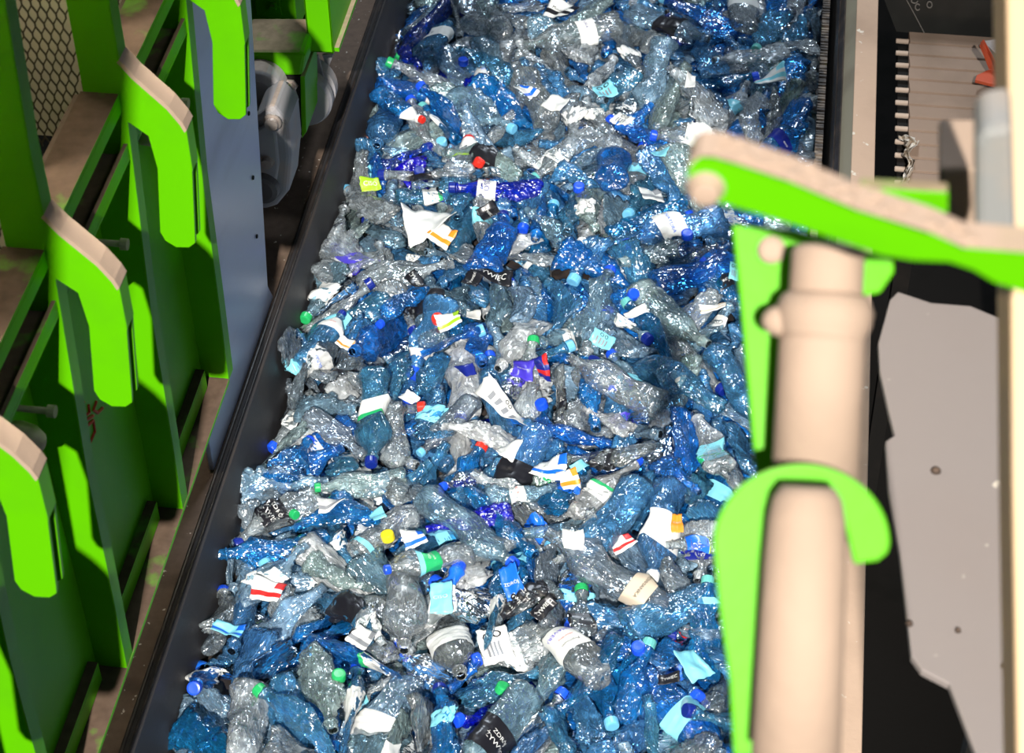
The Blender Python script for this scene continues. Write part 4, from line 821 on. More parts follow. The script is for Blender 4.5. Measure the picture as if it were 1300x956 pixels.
TAB = [tuple(int(q) for q in r.split(',')) for r in """7,-465,2647,110,486,-223,347,-770
18,-606,3227,128,123,936,-326,-56
18,-154,3283,119,171,655,-718,-165
5,-92,3068,125,942,86,25,322
18,-292,3267,144,529,92,-148,-830
18,-711,2982,123,86,745,-660,32
19,-908,3565,128,149,-751,640,-61
3,-850,2734,112,2,810,-579,90
5,-987,2588,106,739,-239,151,-611
7,-64,2775,83,135,-931,336,-54
7,-726,2661,80,37,-586,810,9
7,-529,3455,86,58,-609,767,194
5,-221,4390,130,251,-17,139,-958
5,-197,4066,111,913,-70,12,-402
13,-1068,3226,86,337,-18,172,-926
18,-127,4260,99,942,171,43,284
4,-888,2617,104,87,318,798,504
7,-604,2913,89,48,812,-551,183
18,-700,4971,137,128,515,802,273
13,-1085,2549,93,228,-899,291,-233
11,-179,2842,108,55,-786,-603,-125
20,-470,2902,100,256,-17,127,-958
15,-922,3231,109,84,-93,989,81
19,-6,3797,110,796,-323,212,-466
19,-341,5119,109,646,111,116,-746
7,-615,3722,90,553,233,268,754
7,-956,3880,100,384,-481,299,-729
0,-1062,3134,93,159,-58,73,-983
6,-529,3755,120,646,174,-17,743
3,-926,4136,109,976,76,-21,201
18,-720,3792,80,43,648,760,5
12,-1082,3330,101,322,-937,-131,39
12,-466,2810,86,926,-218,-3,309
3,-311,3421,111,54,882,468,-6
7,-325,5421,108,90,964,-252,-3
9,-985,2953,76,353,-833,-425,37
18,-239,3863,95,198,458,853,-153
13,-418,4236,91,250,-943,128,178
13,-585,2667,96,588,-255,-280,715
0,-406,4109,95,242,-735,-611,167
4,-861,2945,91,226,364,883,191
0,-560,4732,107,110,-403,908,42
1,-128,3570,98,701,-77,154,-692
5,-396,3100,88,307,-581,-643,394
3,-840,4898,105,927,249,-79,-269
0,-582,3905,113,82,595,-799,15
13,-313,3521,125,126,8,965,-228
18,-413,4687,114,684,-65,185,703
15,-280,2712,90,752,-109,-13,-650
11,-988,3528,100,37,945,-317,-68
12,-1047,2795,55,559,313,-26,-767
3,-778,4945,93,870,407,36,-278
4,-1090,3766,78,648,460,344,500
20,-791,3079,79,22,925,-269,-267
2,-499,3173,92,184,652,735,18
1,-234,5514,90,62,-204,-971,-108
0,-533,3272,113,864,-286,99,-403
4,-796,4651,98,116,216,917,315
2,-256,4641,99,872,-1,133,-472
4,-790,2840,84,109,102,489,860
16,-669,2844,69,1,219,976,21
1,-1096,4450,93,419,-174,-23,891
13,-288,2827,125,289,-398,828,-269
2,-292,4470,103,926,44,-18,374
7,-806,4414,83,762,150,215,593
7,-295,5001,105,383,-490,732,-278
5,-196,4607,116,11,846,-512,-152
20,-402,3413,103,185,844,481,150
13,-311,4211,84,440,-707,550,55
5,-870,3072,78,953,-92,205,-202
4,-789,2690,90,448,508,590,440
16,-1013,2815,49,260,-271,920,111
13,-1074,2655,20,322,-883,336,-64
11,-798,3758,92,116,562,-813,-93
12,-1150,4070,85,110,-628,770,-43
12,-753,3620,110,72,657,751,-12
3,-903,2644,62,30,793,-554,-250
16,-604,3032,100,319,-8,-36,947
4,-247,3989,86,215,414,653,596
19,-902,5366,98,111,482,822,-284
14,-1038,3628,82,81,-969,120,-201
20,-1102,4248,68,866,350,345,-95
7,-1117,4833,78,109,717,-685,70
15,-511,4081,75,650,237,-201,-694
20,-629,2650,89,339,666,-418,-516
12,-351,2848,99,550,102,26,-829
13,-322,4008,81,80,516,850,-67
4,-443,3606,94,476,872,-107,-36
20,-65,3235,115,723,44,5,-689
2,-13,5460,86,607,-77,8,-791
7,-1093,5344,72,336,-448,716,-417
7,-1033,5280,96,704,-249,-69,662
7,-101,5587,89,4,-659,-745,109
12,-852,5100,137,258,42,-24,965
4,-19,4942,100,201,670,-673,-238
18,-1070,3954,68,359,53,0,-932
7,-834,4021,94,82,615,782,56
21,-1153,2966,65,566,-289,-52,770
19,33,4832,112,781,416,247,396
13,-219,3003,87,274,-961,1,43
12,-1132,3764,89,50,860,-112,-496
4,-1080,2963,59,490,471,-600,-423
13,-670,4091,94,584,-302,-276,701
13,-308,2635,78,726,-371,381,-435
6,-468,4599,92,975,115,36,-188
21,-611,4072,114,501,-237,-228,800
12,-1007,3012,68,73,-419,-891,-157
19,-928,5108,71,252,836,-459,-164
21,-449,5066,101,530,22,285,-798
14,-887,3759,78,140,-727,655,-151
6,-482,4897,100,528,46,48,847
14,-323,4561,93,509,-252,254,-783
2,-197,5298,88,584,-94,-48,805
4,-947,4916,61,110,395,616,673
1,33,3578,91,314,764,-548,-134
0,-691,3225,87,821,-206,24,532
2,-157,3129,94,861,-256,200,-392
21,-90,2886,77,63,906,-407,93
12,-839,4459,131,99,764,-638,5
13,-361,3731,119,717,-179,205,-642
4,-188,4828,97,56,-58,-832,-549
17,-136,3921,74,887,263,-106,-365
11,-147,4087,82,38,-395,875,275
8,-117,2714,73,499,313,143,795
0,32,2899,68,797,-245,-42,551
11,-248,2822,96,10,-812,583,3
7,-49,3472,55,839,-2,22,544
2,-944,4572,114,47,15,968,-245
16,-339,3069,103,41,-708,698,97
18,-1069,4771,34,7,-354,935,20
15,-894,2548,90,305,332,-892,-42
15,-63,3124,95,92,-957,188,201
14,-571,4907,101,159,-772,611,-73
13,-1094,4015,80,356,864,182,305
3,-1036,3753,62,691,111,12,-714
21,-765,3361,91,136,893,333,-269
14,53,5240,67,62,-581,811,35
4,-151,2676,69,709,62,166,683
12,-921,3189,72,904,-57,16,-424
14,-453,3423,76,361,-135,459,-800
20,-608,3156,82,201,627,752,32
4,-984,4840,87,464,87,98,876
12,-1130,2750,68,644,-277,-242,-671
13,-820,4811,93,283,-386,-877,-36
15,-1117,4574,74,325,-809,481,-89
3,-893,4526,88,176,976,126,34
20,-752,4091,96,693,57,173,697
4,-661,2544,102,373,622,-533,-435
5,-740,4402,88,358,-546,-704,280
0,-106,5039,82,810,-70,-86,576
0,-1070,3404,72,26,-933,-354,-58
17,-1051,5024,63,926,-272,187,185
11,-534,3377,104,209,-8,-365,907
7,55,4937,58,294,-507,801,-119
1,-434,5285,108,178,813,-533,-152
9,-686,3890,104,777,-72,-109,-616
3,-343,3717,78,857,120,199,460
0,-1029,5078,83,200,-1,-973,118
15,-706,2555,95,172,542,-757,-321
23,-95,2968,82,199,791,549,-182
13,39,2778,100,162,242,-884,367
3,-66,2607,75,95,-378,915,103
6,-289,3632,107,583,39,-24,811
2,-662,3405,79,318,-730,-581,166
12,-352,4852,88,240,17,-23,970
23,-385,3987,88,40,773,626,95
9,-384,3274,106,51,182,-980,64
14,-972,3067,50,202,-978,54,-12
12,-457,3286,68,601,-747,266,-101
9,-95,4063,85,868,-131,-137,459
6,-155,5159,79,989,53,-101,95
12,-345,4506,64,164,-932,-95,307
8,-495,5164,89,770,88,82,627
17,-798,3558,37,223,-87,107,965
0,-746,4857,58,311,-231,-38,921
21,-938,4388,101,641,-45,161,749
21,-1038,4346,79,54,443,886,-122
12,74,5522,50,744,131,197,625
8,-459,3729,82,650,422,-234,-587
16,-374,2736,78,641,-596,-407,261
15,-436,2938,71,67,-801,578,143
14,-953,3484,56,269,676,686,-29
23,-312,4021,108,839,-367,126,-381
14,-634,4489,106,668,-87,255,-693
21,-916,4027,89,97,871,-437,-202
21,-717,4142,92,17,-746,-621,239
16,-179,3590,91,784,4,15,620
1,-459,4002,65,377,-292,153,-866
13,16,4985,80,506,-435,500,-551
22,-36,3361,76,44,-927,248,279
19,-640,5234,49,214,-508,-800,235
23,-79,3472,95,83,-737,-645,185
18,-847,5108,92,793,-11,72,-605
9,-610,3419,83,784,286,193,517
21,-790,2906,87,77,470,876,-79
14,-414,2628,70,225,-429,750,-450
6,-888,2920,48,419,-23,-60,-906
5,-577,5497,85,785,-212,-44,581
15,-533,3841,111,952,-94,-92,276
6,-678,3500,72,617,244,59,745
14,-970,3656,61,61,-905,384,172
15,-775,3876,110,274,934,148,178
3,-517,4466,101,715,16,-214,-665
11,-876,4399,89,659,100,256,700
4,-512,2994,75,602,346,624,358
13,-587,5318,89,702,43,178,689
13,-933,4268,64,917,241,-253,-191
13,-46,5228,56,549,-206,-195,786
12,-599,2787,63,303,845,300,321
16,-430,5008,77,586,15,-97,-805
20,-72,4504,105,186,-19,-21,-982
11,-757,3440,59,70,-849,-437,-290
6,-741,5316,76,10,608,-783,-132
20,-789,2765,53,966,-41,-126,221
9,-1140,2962,28,320,673,639,191
5,-198,3446,72,61,649,-758,25
2,-363,4722,71,744,-59,13,666
8,-1104,3209,49,180,-860,455,144
8,-1123,3623,29,27,-525,844,105
6,-1106,3472,88,766,-256,-158,568
0,-837,3383,46,929,4,-229,292
3,-789,4087,64,30,660,751,-13
9,-404,5367,94,305,452,819,178
8,-149,3808,101,677,128,-32,-724
1,-845,2706,79,106,-800,570,-154
13,-947,4572,52,876,63,161,-450
13,-472,2754,84,140,379,-913,63
7,-179,3708,53,37,-747,-660,75
23,-1085,4583,67,409,-738,533,-58
23,-956,2914,51,206,-340,806,-439
9,-846,5465,72,35,366,911,-184
23,-1028,4683,86,920,-12,35,391
1,-602,4254,94,953,-265,51,141
1,-606,4302,39,875,-42,-92,-474
12,-894,3630,88,160,-982,-75,-62
21,62,5104,56,543,365,11,-756
15,-787,5562,56,129,938,319,-43
5,-1068,3486,59,12,-367,926,89
15,-209,2836,77,135,-631,764,23
9,-955,4872,72,204,-347,-823,400
12,50,5382,68,191,5,-18,-981
8,-629,4698,71,171,-224,-928,-245
8,-573,4408,91,713,-123,-163,671
3,-13,3536,93,459,160,301,820
1,-1108,4635,46,811,-22,186,-554
20,-746,2956,82,175,819,-543,-62
22,-383,4950,85,893,84,-64,437
1,-279,3798,100,496,-140,-147,845
0,-686,5049,107,105,504,824,236
20,-499,2894,54,86,-654,-748,75
15,-1018,4456,90,633,-46,-11,772
12,-532,3798,76,683,-115,-59,719
15,-109,3757,78,244,-682,-687,58
11,-568,4079,81,542,85,-48,834
2,-36,5008,84,797,34,33,602
15,-489,3529,66,777,296,-94,-547
12,-274,3654,78,12,942,-254,220
13,-828,5321,56,812,-69,-59,576
13,-645,5064,80,485,-113,-373,783
4,-37,4095,70,698,-216,64,-680
13,12,3054,61,851,-328,136,388
4,-584,5084,89,200,-924,291,-147
15,-743,4208,115,224,854,-468,-43
15,-1084,3118,59,20,-591,805,49
21,-735,5221,87,56,-475,-861,-171
3,21,2977,72,614,-90,307,721
12,-1095,2886,30,135,533,-832,67
22,-210,2949,88,78,-972,-216,51
15,-768,4200,85,22,465,-878,113
7,107,4995,30,110,691,705,115
6,-1130,4397,58,318,509,793,104
3,-853,3745,55,58,-646,-758,70
10,-704,4402,109,753,77,155,-635
6,-89,4109,50,138,702,695,65
16,-1120,4052,58,871,-329,-343,123
21,-675,2962,79,160,-564,802,-120
16,-126,2736,32,163,86,980,74
12,-857,3263,73,576,-105,12,811
23,-602,4418,109,335,-642,588,-360
21,135,5279,65,613,344,448,551
23,-660,4308,98,299,-90,84,-946
20,-987,3939,56,422,-786,-102,440
23,-302,4076,81,861,80,98,-492
21,-460,4180,68,8,-623,-782,-11
14,-1095,4195,75,974,-185,-106,82
14,-947,5507,52,907,-141,130,-374
6,-1127,5149,79,736,322,382,456
15,-980,4363,72,50,289,951,-94
14,-113,3217,75,23,-714,693,-100
20,-423,3770,67,668,-181,239,-681
20,128,5500,44,323,649,-416,-549
4,-586,4140,33,833,147,8,-533
1,-522,2703,62,632,-263,130,-717
14,-529,4708,78,178,-412,833,-322
3,-432,3592,52,106,-106,988,-43
12,-777,2854,27,86,715,690,72
20,-557,2925,53,807,-107,-42,579
16,-600,3061,78,65,-47,-19,997
4,-414,3767,99,257,-682,-681,67
1,-1076,4326,42,318,-138,92,-934
7,-708,2908,28,722,18,-68,-689
1,-446,4441,90,625,-143,16,-767
3,-204,2531,102,22,722,-687,-83
4,-598,3845,74,263,-425,-860,108
4,-308,5479,91,117,-236,-940,216
4,-277,4349,94,60,111,-4,-992
16,-726,3280,68,843,164,304,412
10,-784,4846,59,345,-310,883,-70
16,-508,4670,76,467,85,-157,-866
10,-1149,2628,31,196,-675,711,-27
0,-902,4946,52,910,63,168,-375
15,45,3708,58,915,-73,78,-389
15,-890,4663,87,326,18,266,907
8,-436,3112,75,455,602,-531,-385
23,-46,3696,78,322,-507,-739,307
5,-207,4140,54,631,61,-237,-736
1,-286,2888,61,920,20,15,391
11,-313,3542,79,81,-23,-993,-82
6,-499,5378,93,681,-102,60,-722
16,-882,3906,59,428,-59,18,-902
10,-551,4788,82,134,64,-968,-200
1,-53,4472,73,442,-93,-132,-882
2,-685,3150,46,43,733,678,-36
1,-604,5298,62,830,-9,50,-556
21,-270,5087,76,395,-100,-113,906
15,-999,5453,50,479,620,-524,-335
21,-953,3776,87,716,-137,150,668
0,-650,4107,69,617,-113,-124,769
20,-200,4997,96,367,85,3,-926
13,100,4801,73,694,-170,-55,698
21,-1160,3117,27,538,-436,553,-464
18,42,5692,33,687,67,49,-721
1,-12,5709,64,173,608,747,205
5,-344,3113,76,159,-721,672,-56
21,-113,5270,84,232,588,748,205
11,-642,4822,74,769,14,18,-639
11,-1165,4372,64,402,584,598,374
10,-1026,4717,53,58,-963,246,92
6,-421,5299,65,143,584,-799,-26
19,-589,3951,50,135,974,-179,44
13,-1068,5159,56,706,83,52,702
12,-597,4558,72,186,161,156,957
13,-290,3059,42,90,586,-786,-175
7,36,4545,92,825,80,-42,-557
21,-220,4298,52,489,104,357,-789
6,-664,4630,69,149,-915,355,118
20,-451,3367,58,206,103,-120,-966
3,-574,3530,60,156,-394,-905,51
2,-789,2904,52,7,-473,880,31
22,-89,5373,66,138,-315,-933,100
21,-254,3288,91,191,716,658,130
1,-700,4758,53,566,18,-80,-820
21,-1016,4252,44,547,-225,-456,665
22,-1148,5463,24,541,231,-183,-788
1,-278,5271,66,624,33,-181,-759
4,-473,3718,50,125,574,-800,-123
12,-346,3428,72,579,-49,-109,806
16,-1167,5270,53,560,-429,-443,553
23,-891,4565,90,155,10,-356,-921
23,-332,2928,83,948,-114,-128,270
8,-869,3493,80,980,31,-40,-195
3,-1086,5468,57,717,-480,-297,409
20,-783,3292,73,275,718,-595,-235
8,-599,4632,59,79,-392,-833,381
16,-655,2625,61,692,150,112,697
14,-1092,3241,35,115,-980,-64,-149
7,-51,2842,36,665,-35,130,-734
13,-801,4328,49,153,305,-936,85
8,-658,5535,51,620,-173,140,752
13,-971,5332,38,882,-15,56,469
19,-932,4390,34,19,567,823,20
21,-709,4512,92,169,826,-530,-86
23,-699,5563,77,63,-700,699,-131
14,2,5258,55,682,165,-103,-705
13,-443,4912,62,140,-383,-885,226
14,-1109,3829,57,168,-355,-881,-264
15,-612,4101,45,464,178,29,-867
13,-174,5379,38,806,-121,15,579
6,-282,5366,79,69,802,579,-131
16,-210,4387,82,923,197,-55,327
8,-904,4414,66,787,-207,113,-570
16,-286,3718,107,470,-169,-285,818
0,-642,4954,40,382,405,727,402
21,-853,3587,74,4,119,-987,106
15,-1103,3698,15,390,21,-30,920
12,-566,3048,51,243,780,520,249
16,-1084,2961,28,85,580,805,-93
20,-546,5150,66,241,-283,-236,-898
23,-1127,3119,27,230,584,-764,-148
13,-1040,3564,33,289,-102,-19,-952
19,75,3811,90,30,860,-449,-240
10,-164,5648,64,107,520,-838,-127
4,-138,2533,81,256,-517,-759,-303
13,-898,5576,27,641,47,74,-763
1,-478,4233,30,110,-55,129,984
22,-920,5197,40,572,96,-262,771
21,-1020,4502,53,742,-78,-17,666
13,-986,3365,69,141,934,322,68
6,-66,3668,52,136,347,-915,-154
16,-356,3949,57,522,91,176,830
8,-6,5423,53,26,-99,17,-995
20,-1124,5603,57,438,-26,-165,883
10,-424,3210,47,172,-388,-904,48
21,-768,5513,45,157,15,21,-987
5,-53,5692,69,579,463,-312,-593
9,-772,3735,56,139,-713,-653,217
12,-789,4204,28,19,-996,74,48
8,-308,4392,109,315,-51,197,-927
12,-1021,3002,14,783,-34,-19,-621
22,-132,4140,78,86,-768,-625,-108
22,-678,4228,36,288,173,863,378
15,-429,5584,44,87,576,-812,-42
9,-98,5225,55,48,-705,-705,66
22,-371,2672,46,340,-448,759,-329
13,-599,2618,50,273,-620,709,-196
20,-1126,4151,34,179,658,-731,-20
5,-275,2898,21,857,-2,15,514
13,-473,3833,35,452,-129,41,-882
2,88,5249,37,14,-804,584,110
14,-246,5621,57,69,-895,-429,-103
6,-740,4170,51,828,-59,-13,-557
14,-113,4352,63,205,-392,795,-415
16,-271,2730,49,720,-154,58,674
21,120,5717,40,221,-592,711,-310
6,-940,2803,51,819,-462,-201,276
6,-192,5182,43,493,-52,-113,861
12,-773,2682,41,846,-1,105,522
14,-786,3868,55,542,-135,67,-827
13,-496,4379,86,102,-674,-673,287
15,-617,5625,56,111,618,762,159
12,-5,3643,22,281,44,-92,-954
8,73,5162,42,244,327,897,170
22,-1047,4639,61,48,-468,-879,-75
14,-913,4699,46,103,555,-809,-164
6,-421,5190,39,987,55,115,-100
4,-319,2644,31,681,-150,-166,697
16,12,2791,27,668,-148,290,-669
13,-582,3206,60,252,-709,589,-295
4,-202,4466,70,17,-302,-953,-25
19,-550,5357,34,8,735,-678,-14
16,-548,4918,78,109,-930,345,-66
21,-1053,4156,52,573,-37,109,811
4,44,4029,25,33,944,-325,-55
14,-838,4854,46,479,-678,-501,247
16,-755,4595,76,976,114,-102,152
8,-624,3497,47,533,77,-143,831
2,-850,5569,43,739,146,-61,655
2,-293,4902,50,766,-186,-181,588
11,-810,5575,85,95,978,-181,36
7,-6,3246,47,65,551,829,-76
5,-485,4979,36,48,-831,549,76
2,-695,4445,65,518,-31,-6,855
3,-976,4758,18,415,67,-100,-902
4,5,4177,61,944,-230,226,-66
3,-1128,5658,19,39,577,-815,-38
22,-407,5616,66,41,894,445,-45
6,-676,5733,42,2,-747,-662,-60
11,-242,5496,38,863,296,22,-409
1,-708,5026,68,62,-821,567,24
11,-634,2894,15,650,136,150,733
1,-899,2893,15,849,39,-27,-527
21,-897,3255,48,297,736,-583,-173
21,-151,2983,53,536,-34,-65,-841
1,-462,4424,57,92,-756,630,-151
6,-930,3213,40,20,680,720,-141
0,-974,2632,52,581,-15,41,-812
4,-340,3517,47,679,28,11,-734
16,-103,5227,25,165,-40,-157,-973
15,-566,4389,39,669,-78,118,730
15,-323,4059,44,49,-731,-667,-133
15,-494,4110,49,733,-43,14,-679
16,-920,3004,38,28,988,143,47
22,128,5637,26,609,-442,-268,601
15,-12,5544,38,273,149,-27,-950
15,-856,4661,55,42,707,695,124
1,-602,3796,39,789,-156,244,-543
7,-197,5699,30,107,-789,600,-82
11,-358,5146,62,363,-887,-212,190
1,-623,5647,15,672,30,-37,-739
15,-572,2913,17,59,679,-725,-98
5,-706,3816,24,18,-701,-713,19
21,-1022,2852,20,200,19,16,-979
19,-841,4431,30,708,-126,142,-680
21,-886,3489,15,91,499,846,164
8,-1166,4873,19,546,478,-455,-516
6,-145,5516,52,24,-951,302,-57
23,-524,3041,14,993,-93,-69,31
15,-212,5528,15,18,31,-28,999
15,-954,3399,26,25,816,575,55
20,-313,4263,65,868,469,-142,-84
15,-625,3169,42,239,755,-551,-264
20,-722,3265,29,879,-46,69,470
17,-537,2654,33,149,784,-603,-24
13,-1044,4923,13,935,40,25,350
0,-85,4667,85,727,35,-33,685
15,-735,3482,15,299,-38,17,-953
22,-129,5580,58,10,682,707,-189
13,42,3835,30,991,-48,97,-77
20,-554,4967,48,613,-76,-89,781
7,-201,3158,60,132,793,-587,-93
10,-551,4360,21,635,116,-189,-740
23,-866,4979,85,764,121,111,-625
16,-458,4686,60,215,781,584,41
16,-797,5289,40,75,-718,684,-105
4,-477,5740,25,629,-112,65,-767
3,-515,2912,21,586,-4,59,-808
16,-632,4752,32,283,-759,-583,61
3,-1025,3431,20,52,-937,-344,29
23,-716,5361,49,636,22,152,-756
13,26,2558,96,153,682,670,252
13,-391,5548,48,802,98,106,580
10,-242,3512,33,29,449,-893,1
14,-461,3727,20,95,-29,-75,992
3,-187,2853,28,649,50,-114,-751
3,63,4421,40,486,249,-177,-819
0,-116,3876,26,849,6,-111,516
10,-214,4933,89,207,91,-358,-906
10,-504,3983,34,21,332,936,115
8,-762,5412,36,31,2,997,68
14,-663,4531,66,488,-64,5,870
14,-481,5364,49,165,-690,603,-364
22,-781,3221,10,313,-60,-22,-948
11,68,5506,15,53,284,-951,-110
0,-741,4064,31,53,709,-702,43
15,54,5288,15,983,-21,-36,181
10,-290,5677,60,105,450,-864,-202
12,-13,5032,37,833,-60,118,538
1,-276,4640,46,44,-568,-821,22
2,-89,3783,48,119,-420,-895,-89
21,-256,3673,41,699,164,100,-689
3,7,3919,62,230,60,25,971
2,12,5372,18,4,323,-946,14
12,-422,3497,27,10,440,-896,-67
21,-921,4981,18,21,-885,-463,37
23,-523,5372,75,206,731,-621,-192
1,-362,5327,78,8,636,766,-93
21,-764,5053,98,98,-694,-714,2
12,-447,4581,35,919,3,124,-374
21,-1151,5145,15,121,614,-767,-143
3,-543,4775,46,13,376,-920,-112
0,-1075,5225,21,361,-17,-31,932
22,-656,2643,23,761,153,-181,-604
8,-713,3428,27,37,-841,-531,-95
21,-102,3128,46,46,-787,-615,-5
4,-1121,5086,44,115,616,-778,-44
14,-333,4451,64,927,-86,83,357
22,-664,4289,10,986,2,-62,-156
23,-407,3345,21,544,-65,217,-808
9,-982,3796,45,8,-608,-794,6
2,-211,4060,29,800,31,91,593
11,43,3511,48,155,644,-749,-22
20,81,2755,55,527,-206,262,782
1,-279,3316,60,56,-979,-182,75
14,-1049,5428,25,87,704,-703,49
16,-615,5306,12,5,-836,548,-4
15,-994,5347,15,493,-41,8,-869
0,-546,5614,22,169,-633,738,-161
8,-594,3895,15,23,188,-982,-5
2,-593,2616,15,26,572,818,50
20,-906,3375,74,317,83,-160,-931
21,-39,4292,35,597,50,-202,-775
4,-491,4664,26,83,596,-776,-192
23,-369,4931,46,218,-788,529,-228
21,-856,4154,52,946,-107,284,-109
0,-870,3524,46,20,-317,-947,58
16,-229,2864,47,18,825,564,25
16,-427,5090,39,648,-96,2,-756
20,-935,3819,22,50,-723,688,47
14,-83,5075,24,350,-905,-201,136
14,-810,5610,20,157,-762,621,-93
23,-603,3546,15,282,-868,-383,144
13,-260,4377,34,67,529,-843,73
18,44,2613,34,28,924,-380,-29
22,-652,5629,70,963,64,-245,-96
23,-77,5030,51,268,879,384,88
15,-777,4621,48,689,43,-129,712
12,-934,4108,62,519,4,58,853
15,-651,3788,36,753,-109,149,-632
2,-750,5637,15,612,-43,-71,787
5,-761,4947,27,76,960,-268,-7
21,39,3373,80,158,360,896,208
21,-680,5322,104,314,49,3,-948
16,-855,5365,64,207,803,556,59
8,-337,5412,48,164,681,678,224
14,-86,3555,59,482,-62,137,-863
3,-714,5480,30,427,900,41,84
1,-942,5664,23,71,556,-821,-113
15,-462,5242,26,743,9,-132,657
15,-454,3116,39,978,41,-52,-199
16,-173,3264,73,19,789,-614,0
16,-753,3144,58,83,-512,855,-12
4,-126,4544,59,51,-844,533,19
16,-394,3499,46,32,786,612,84
0,-671,3622,60,251,-128,-31,-959
1,-344,4985,31,655,224,-137,-708
20,-1112,4298,19,742,2,-7,670
15,-1074,4128,17,98,967,236,0
9,-1083,3906,17,69,974,-213,-20
1,-321,3591,15,337,19,45,940
20,-1082,4428,15,10,360,-929,-83
7,-896,4029,28,298,46,-4,953
1,-122,4671,111,736,47,-49,-673
10,-823,3129,46,106,-718,-685,-66
0,-1072,4996,30,269,-57,79,958
22,-732,4695,21,871,-250,178,-384
21,-448,4322,33,208,-180,-187,943
6,-1005,3197,21,51,-642,759,-94
22,-1131,4503,37,97,440,857,-250
16,-179,3311,31,267,195,-141,-933
8,-1021,2592,76,50,600,796,56
23,-328,5420,24,816,74,-97,-566
12,-372,3031,23,810,-76,-52,-580
8,-919,4653,13,375,-16,6,-927
8,-876,2652,14,479,-63,-125,867
5,-99,5348,21,501,8,13,-865
15,-240,5280,17,38,503,863,25
17,-224,5001,33,64,757,635,137
2,-460,5074,15,11,372,927,45
1,-1113,3507,15,805,40,26,592
13,-553,3175,13,607,35,-31,-793
5,-49,4362,60,118,-358,912,-158
10,-394,5048,59,576,28,48,-816
6,-18,3232,87,528,-41,29,848
9,-705,4769,18,796,11,8,-605
8,-1027,4596,28,28,637,-757,-146
11,-100,3785,20,485,-98,224,-840
12,-235,3813,35,787,39,25,615
21,-1043,5088,15,27,112,-976,-185
21,-75,3256,15,127,689,701,137
12,-484,5578,12,477,-1,-31,-878
23,-1097,5353,13,9,193,-981,-33
22,-473,3814,14,35,36,-999,12
23,-404,3920,55,609,261,269,699
20,-271,4705,72,22,-472,-880,-40
22,-279,3427,71,12,919,377,117
10,-796,2538,60,479,89,31,873
14,-47,3130,43,321,-598,-704,210
12,-820,3280,36,583,-20,-167,-795
20,-577,4502,36,208,752,623,-47
20,-437,2987,46,412,208,33,887
1,-34,5158,17,990,-105,15,-98
6,-917,4581,12,275,-3,-28,-961
10,-739,5362,8,42,803,592,60
1,-464,2578,36,677,-150,284,-663
4,-102,4078,15,694,21,-39,-718
20,-871,3867,18,79,-732,676,-25
22,-958,5480,10,880,-29,-55,-471
22,-1032,3757,21,835,-89,16,543
8,-180,4474,31,267,815,-515,-28
16,-201,2653,40,303,846,423,115
19,-126,4891,68,149,62,-986,-50
2,-184,4374,46,443,104,-78,887
9,-261,2989,46,11,422,-906,-1
9,-23,5678,18,83,676,-724,-106
20,-390,4430,38,169,553,-816,12
0,-804,3809,19,32,668,-738,-88
6,-481,3137,74,109,748,-649,82
22,-1120,2632,18,978,123,-94,-140
12,-1050,5639,27,188,767,-598,-134
14,-102,3491,24,764,34,91,638
4,-562,4803,15,978,52,0,202
0,-791,4676,18,23,811,-582,-59
23,-443,2682,13,504,-68,73,-858
23,-377,4129,41,539,-43,-477,693
8,-885,2528,42,32,-301,-873,-382
10,-1008,4147,60,91,-581,-785,196
10,-383,2923,48,85,-589,-803,34
10,-615,4670,22,924,-32,49,379
16,-147,4188,40,491,371,-479,-626
16,-818,4040,49,612,66,149,774
10,-528,3690,37,925,-65,189,-322
15,-318,5704,20,686,159,195,683
2,-398,5189,71,101,411,-905,-44
16,-556,4649,13,833,50,29,550
21,-321,3182,42,8,413,-896,-160
7,-123,4638,39,877,-50,44,-476
20,-389,4603,53,33,398,909,117
6,-418,3965,21,111,-974,190,-42
16,62,3630,14,954,-2,-29,298
16,-226,5383,13,22,-188,-974,127
21,94,4791,45,600,-97,44,-793
4,-952,3701,14,102,986,-128,30
22,-204,3653,10,705,-44,-43,-706
4,-406,5334,15,678,26,-44,-734
1,-173,4971,46,618,203,84,755
11,-528,4965,15,101,727,-676,-67
21,-175,4588,27,40,508,816,272
20,-346,4334,15,98,808,-574,-91
14,-715,4448,26,28,542,835,-92
13,-908,3105,13,455,-8,8,890
8,-114,3017,14,117,986,112,41
23,-456,5353,14,721,-24,-113,683
23,-932,4720,13,923,-83,-55,371
1,-422,3219,15,866,43,22,497
5,-738,2312,21,805,-46,-14,591
13,-760,2604,24,84,-413,-881,217
1,-382,2855,21,14,-518,848,-115
21,-1077,3846,20,999,-12,22,-46
10,-1062,4048,22,92,50,37,-994
12,-918,5234,27,36,102,993,46
1,-742,5218,22,108,875,471,28
6,-745,2505,21,44,-199,-967,151
21,-564,2324,22,205,-617,745,-148
7,-485,2286,28,38,594,802,48
19,-48,2317,60,145,-689,710,-7
23,40,2256,29,537,323,-243,-741
8,92,2435,30,867,73,-90,485
15,-1092,3307,29,213,-968,104,-84
3,85,3228,36,17,-666,-730,154
6,-269,3892,20,29,642,-766,0
21,-149,4037,22,138,-707,-659,216
20,-76,4778,21,44,86,972,-216
2,-765,5063,40,163,843,511,-37
9,-743,5721,46,116,673,-728,-62
2,-797,2330,33,674,-49,-106,-730
20,-482,2415,37,891,-336,241,-188
20,-240,2232,46,795,-114,-52,593
3,-124,2280,43,702,192,-355,-587
6,7,2312,25,638,-274,-224,684
16,-400,2697,25,630,-113,256,-724
6,-317,2518,45,805,21,11,-593
6,-119,3291,29,684,87,-165,-705
13,-737,3610,32,39,-938,341,-49
2,87,3528,51,570,-291,158,-752
10,-904,4151,34,65,-844,532,16
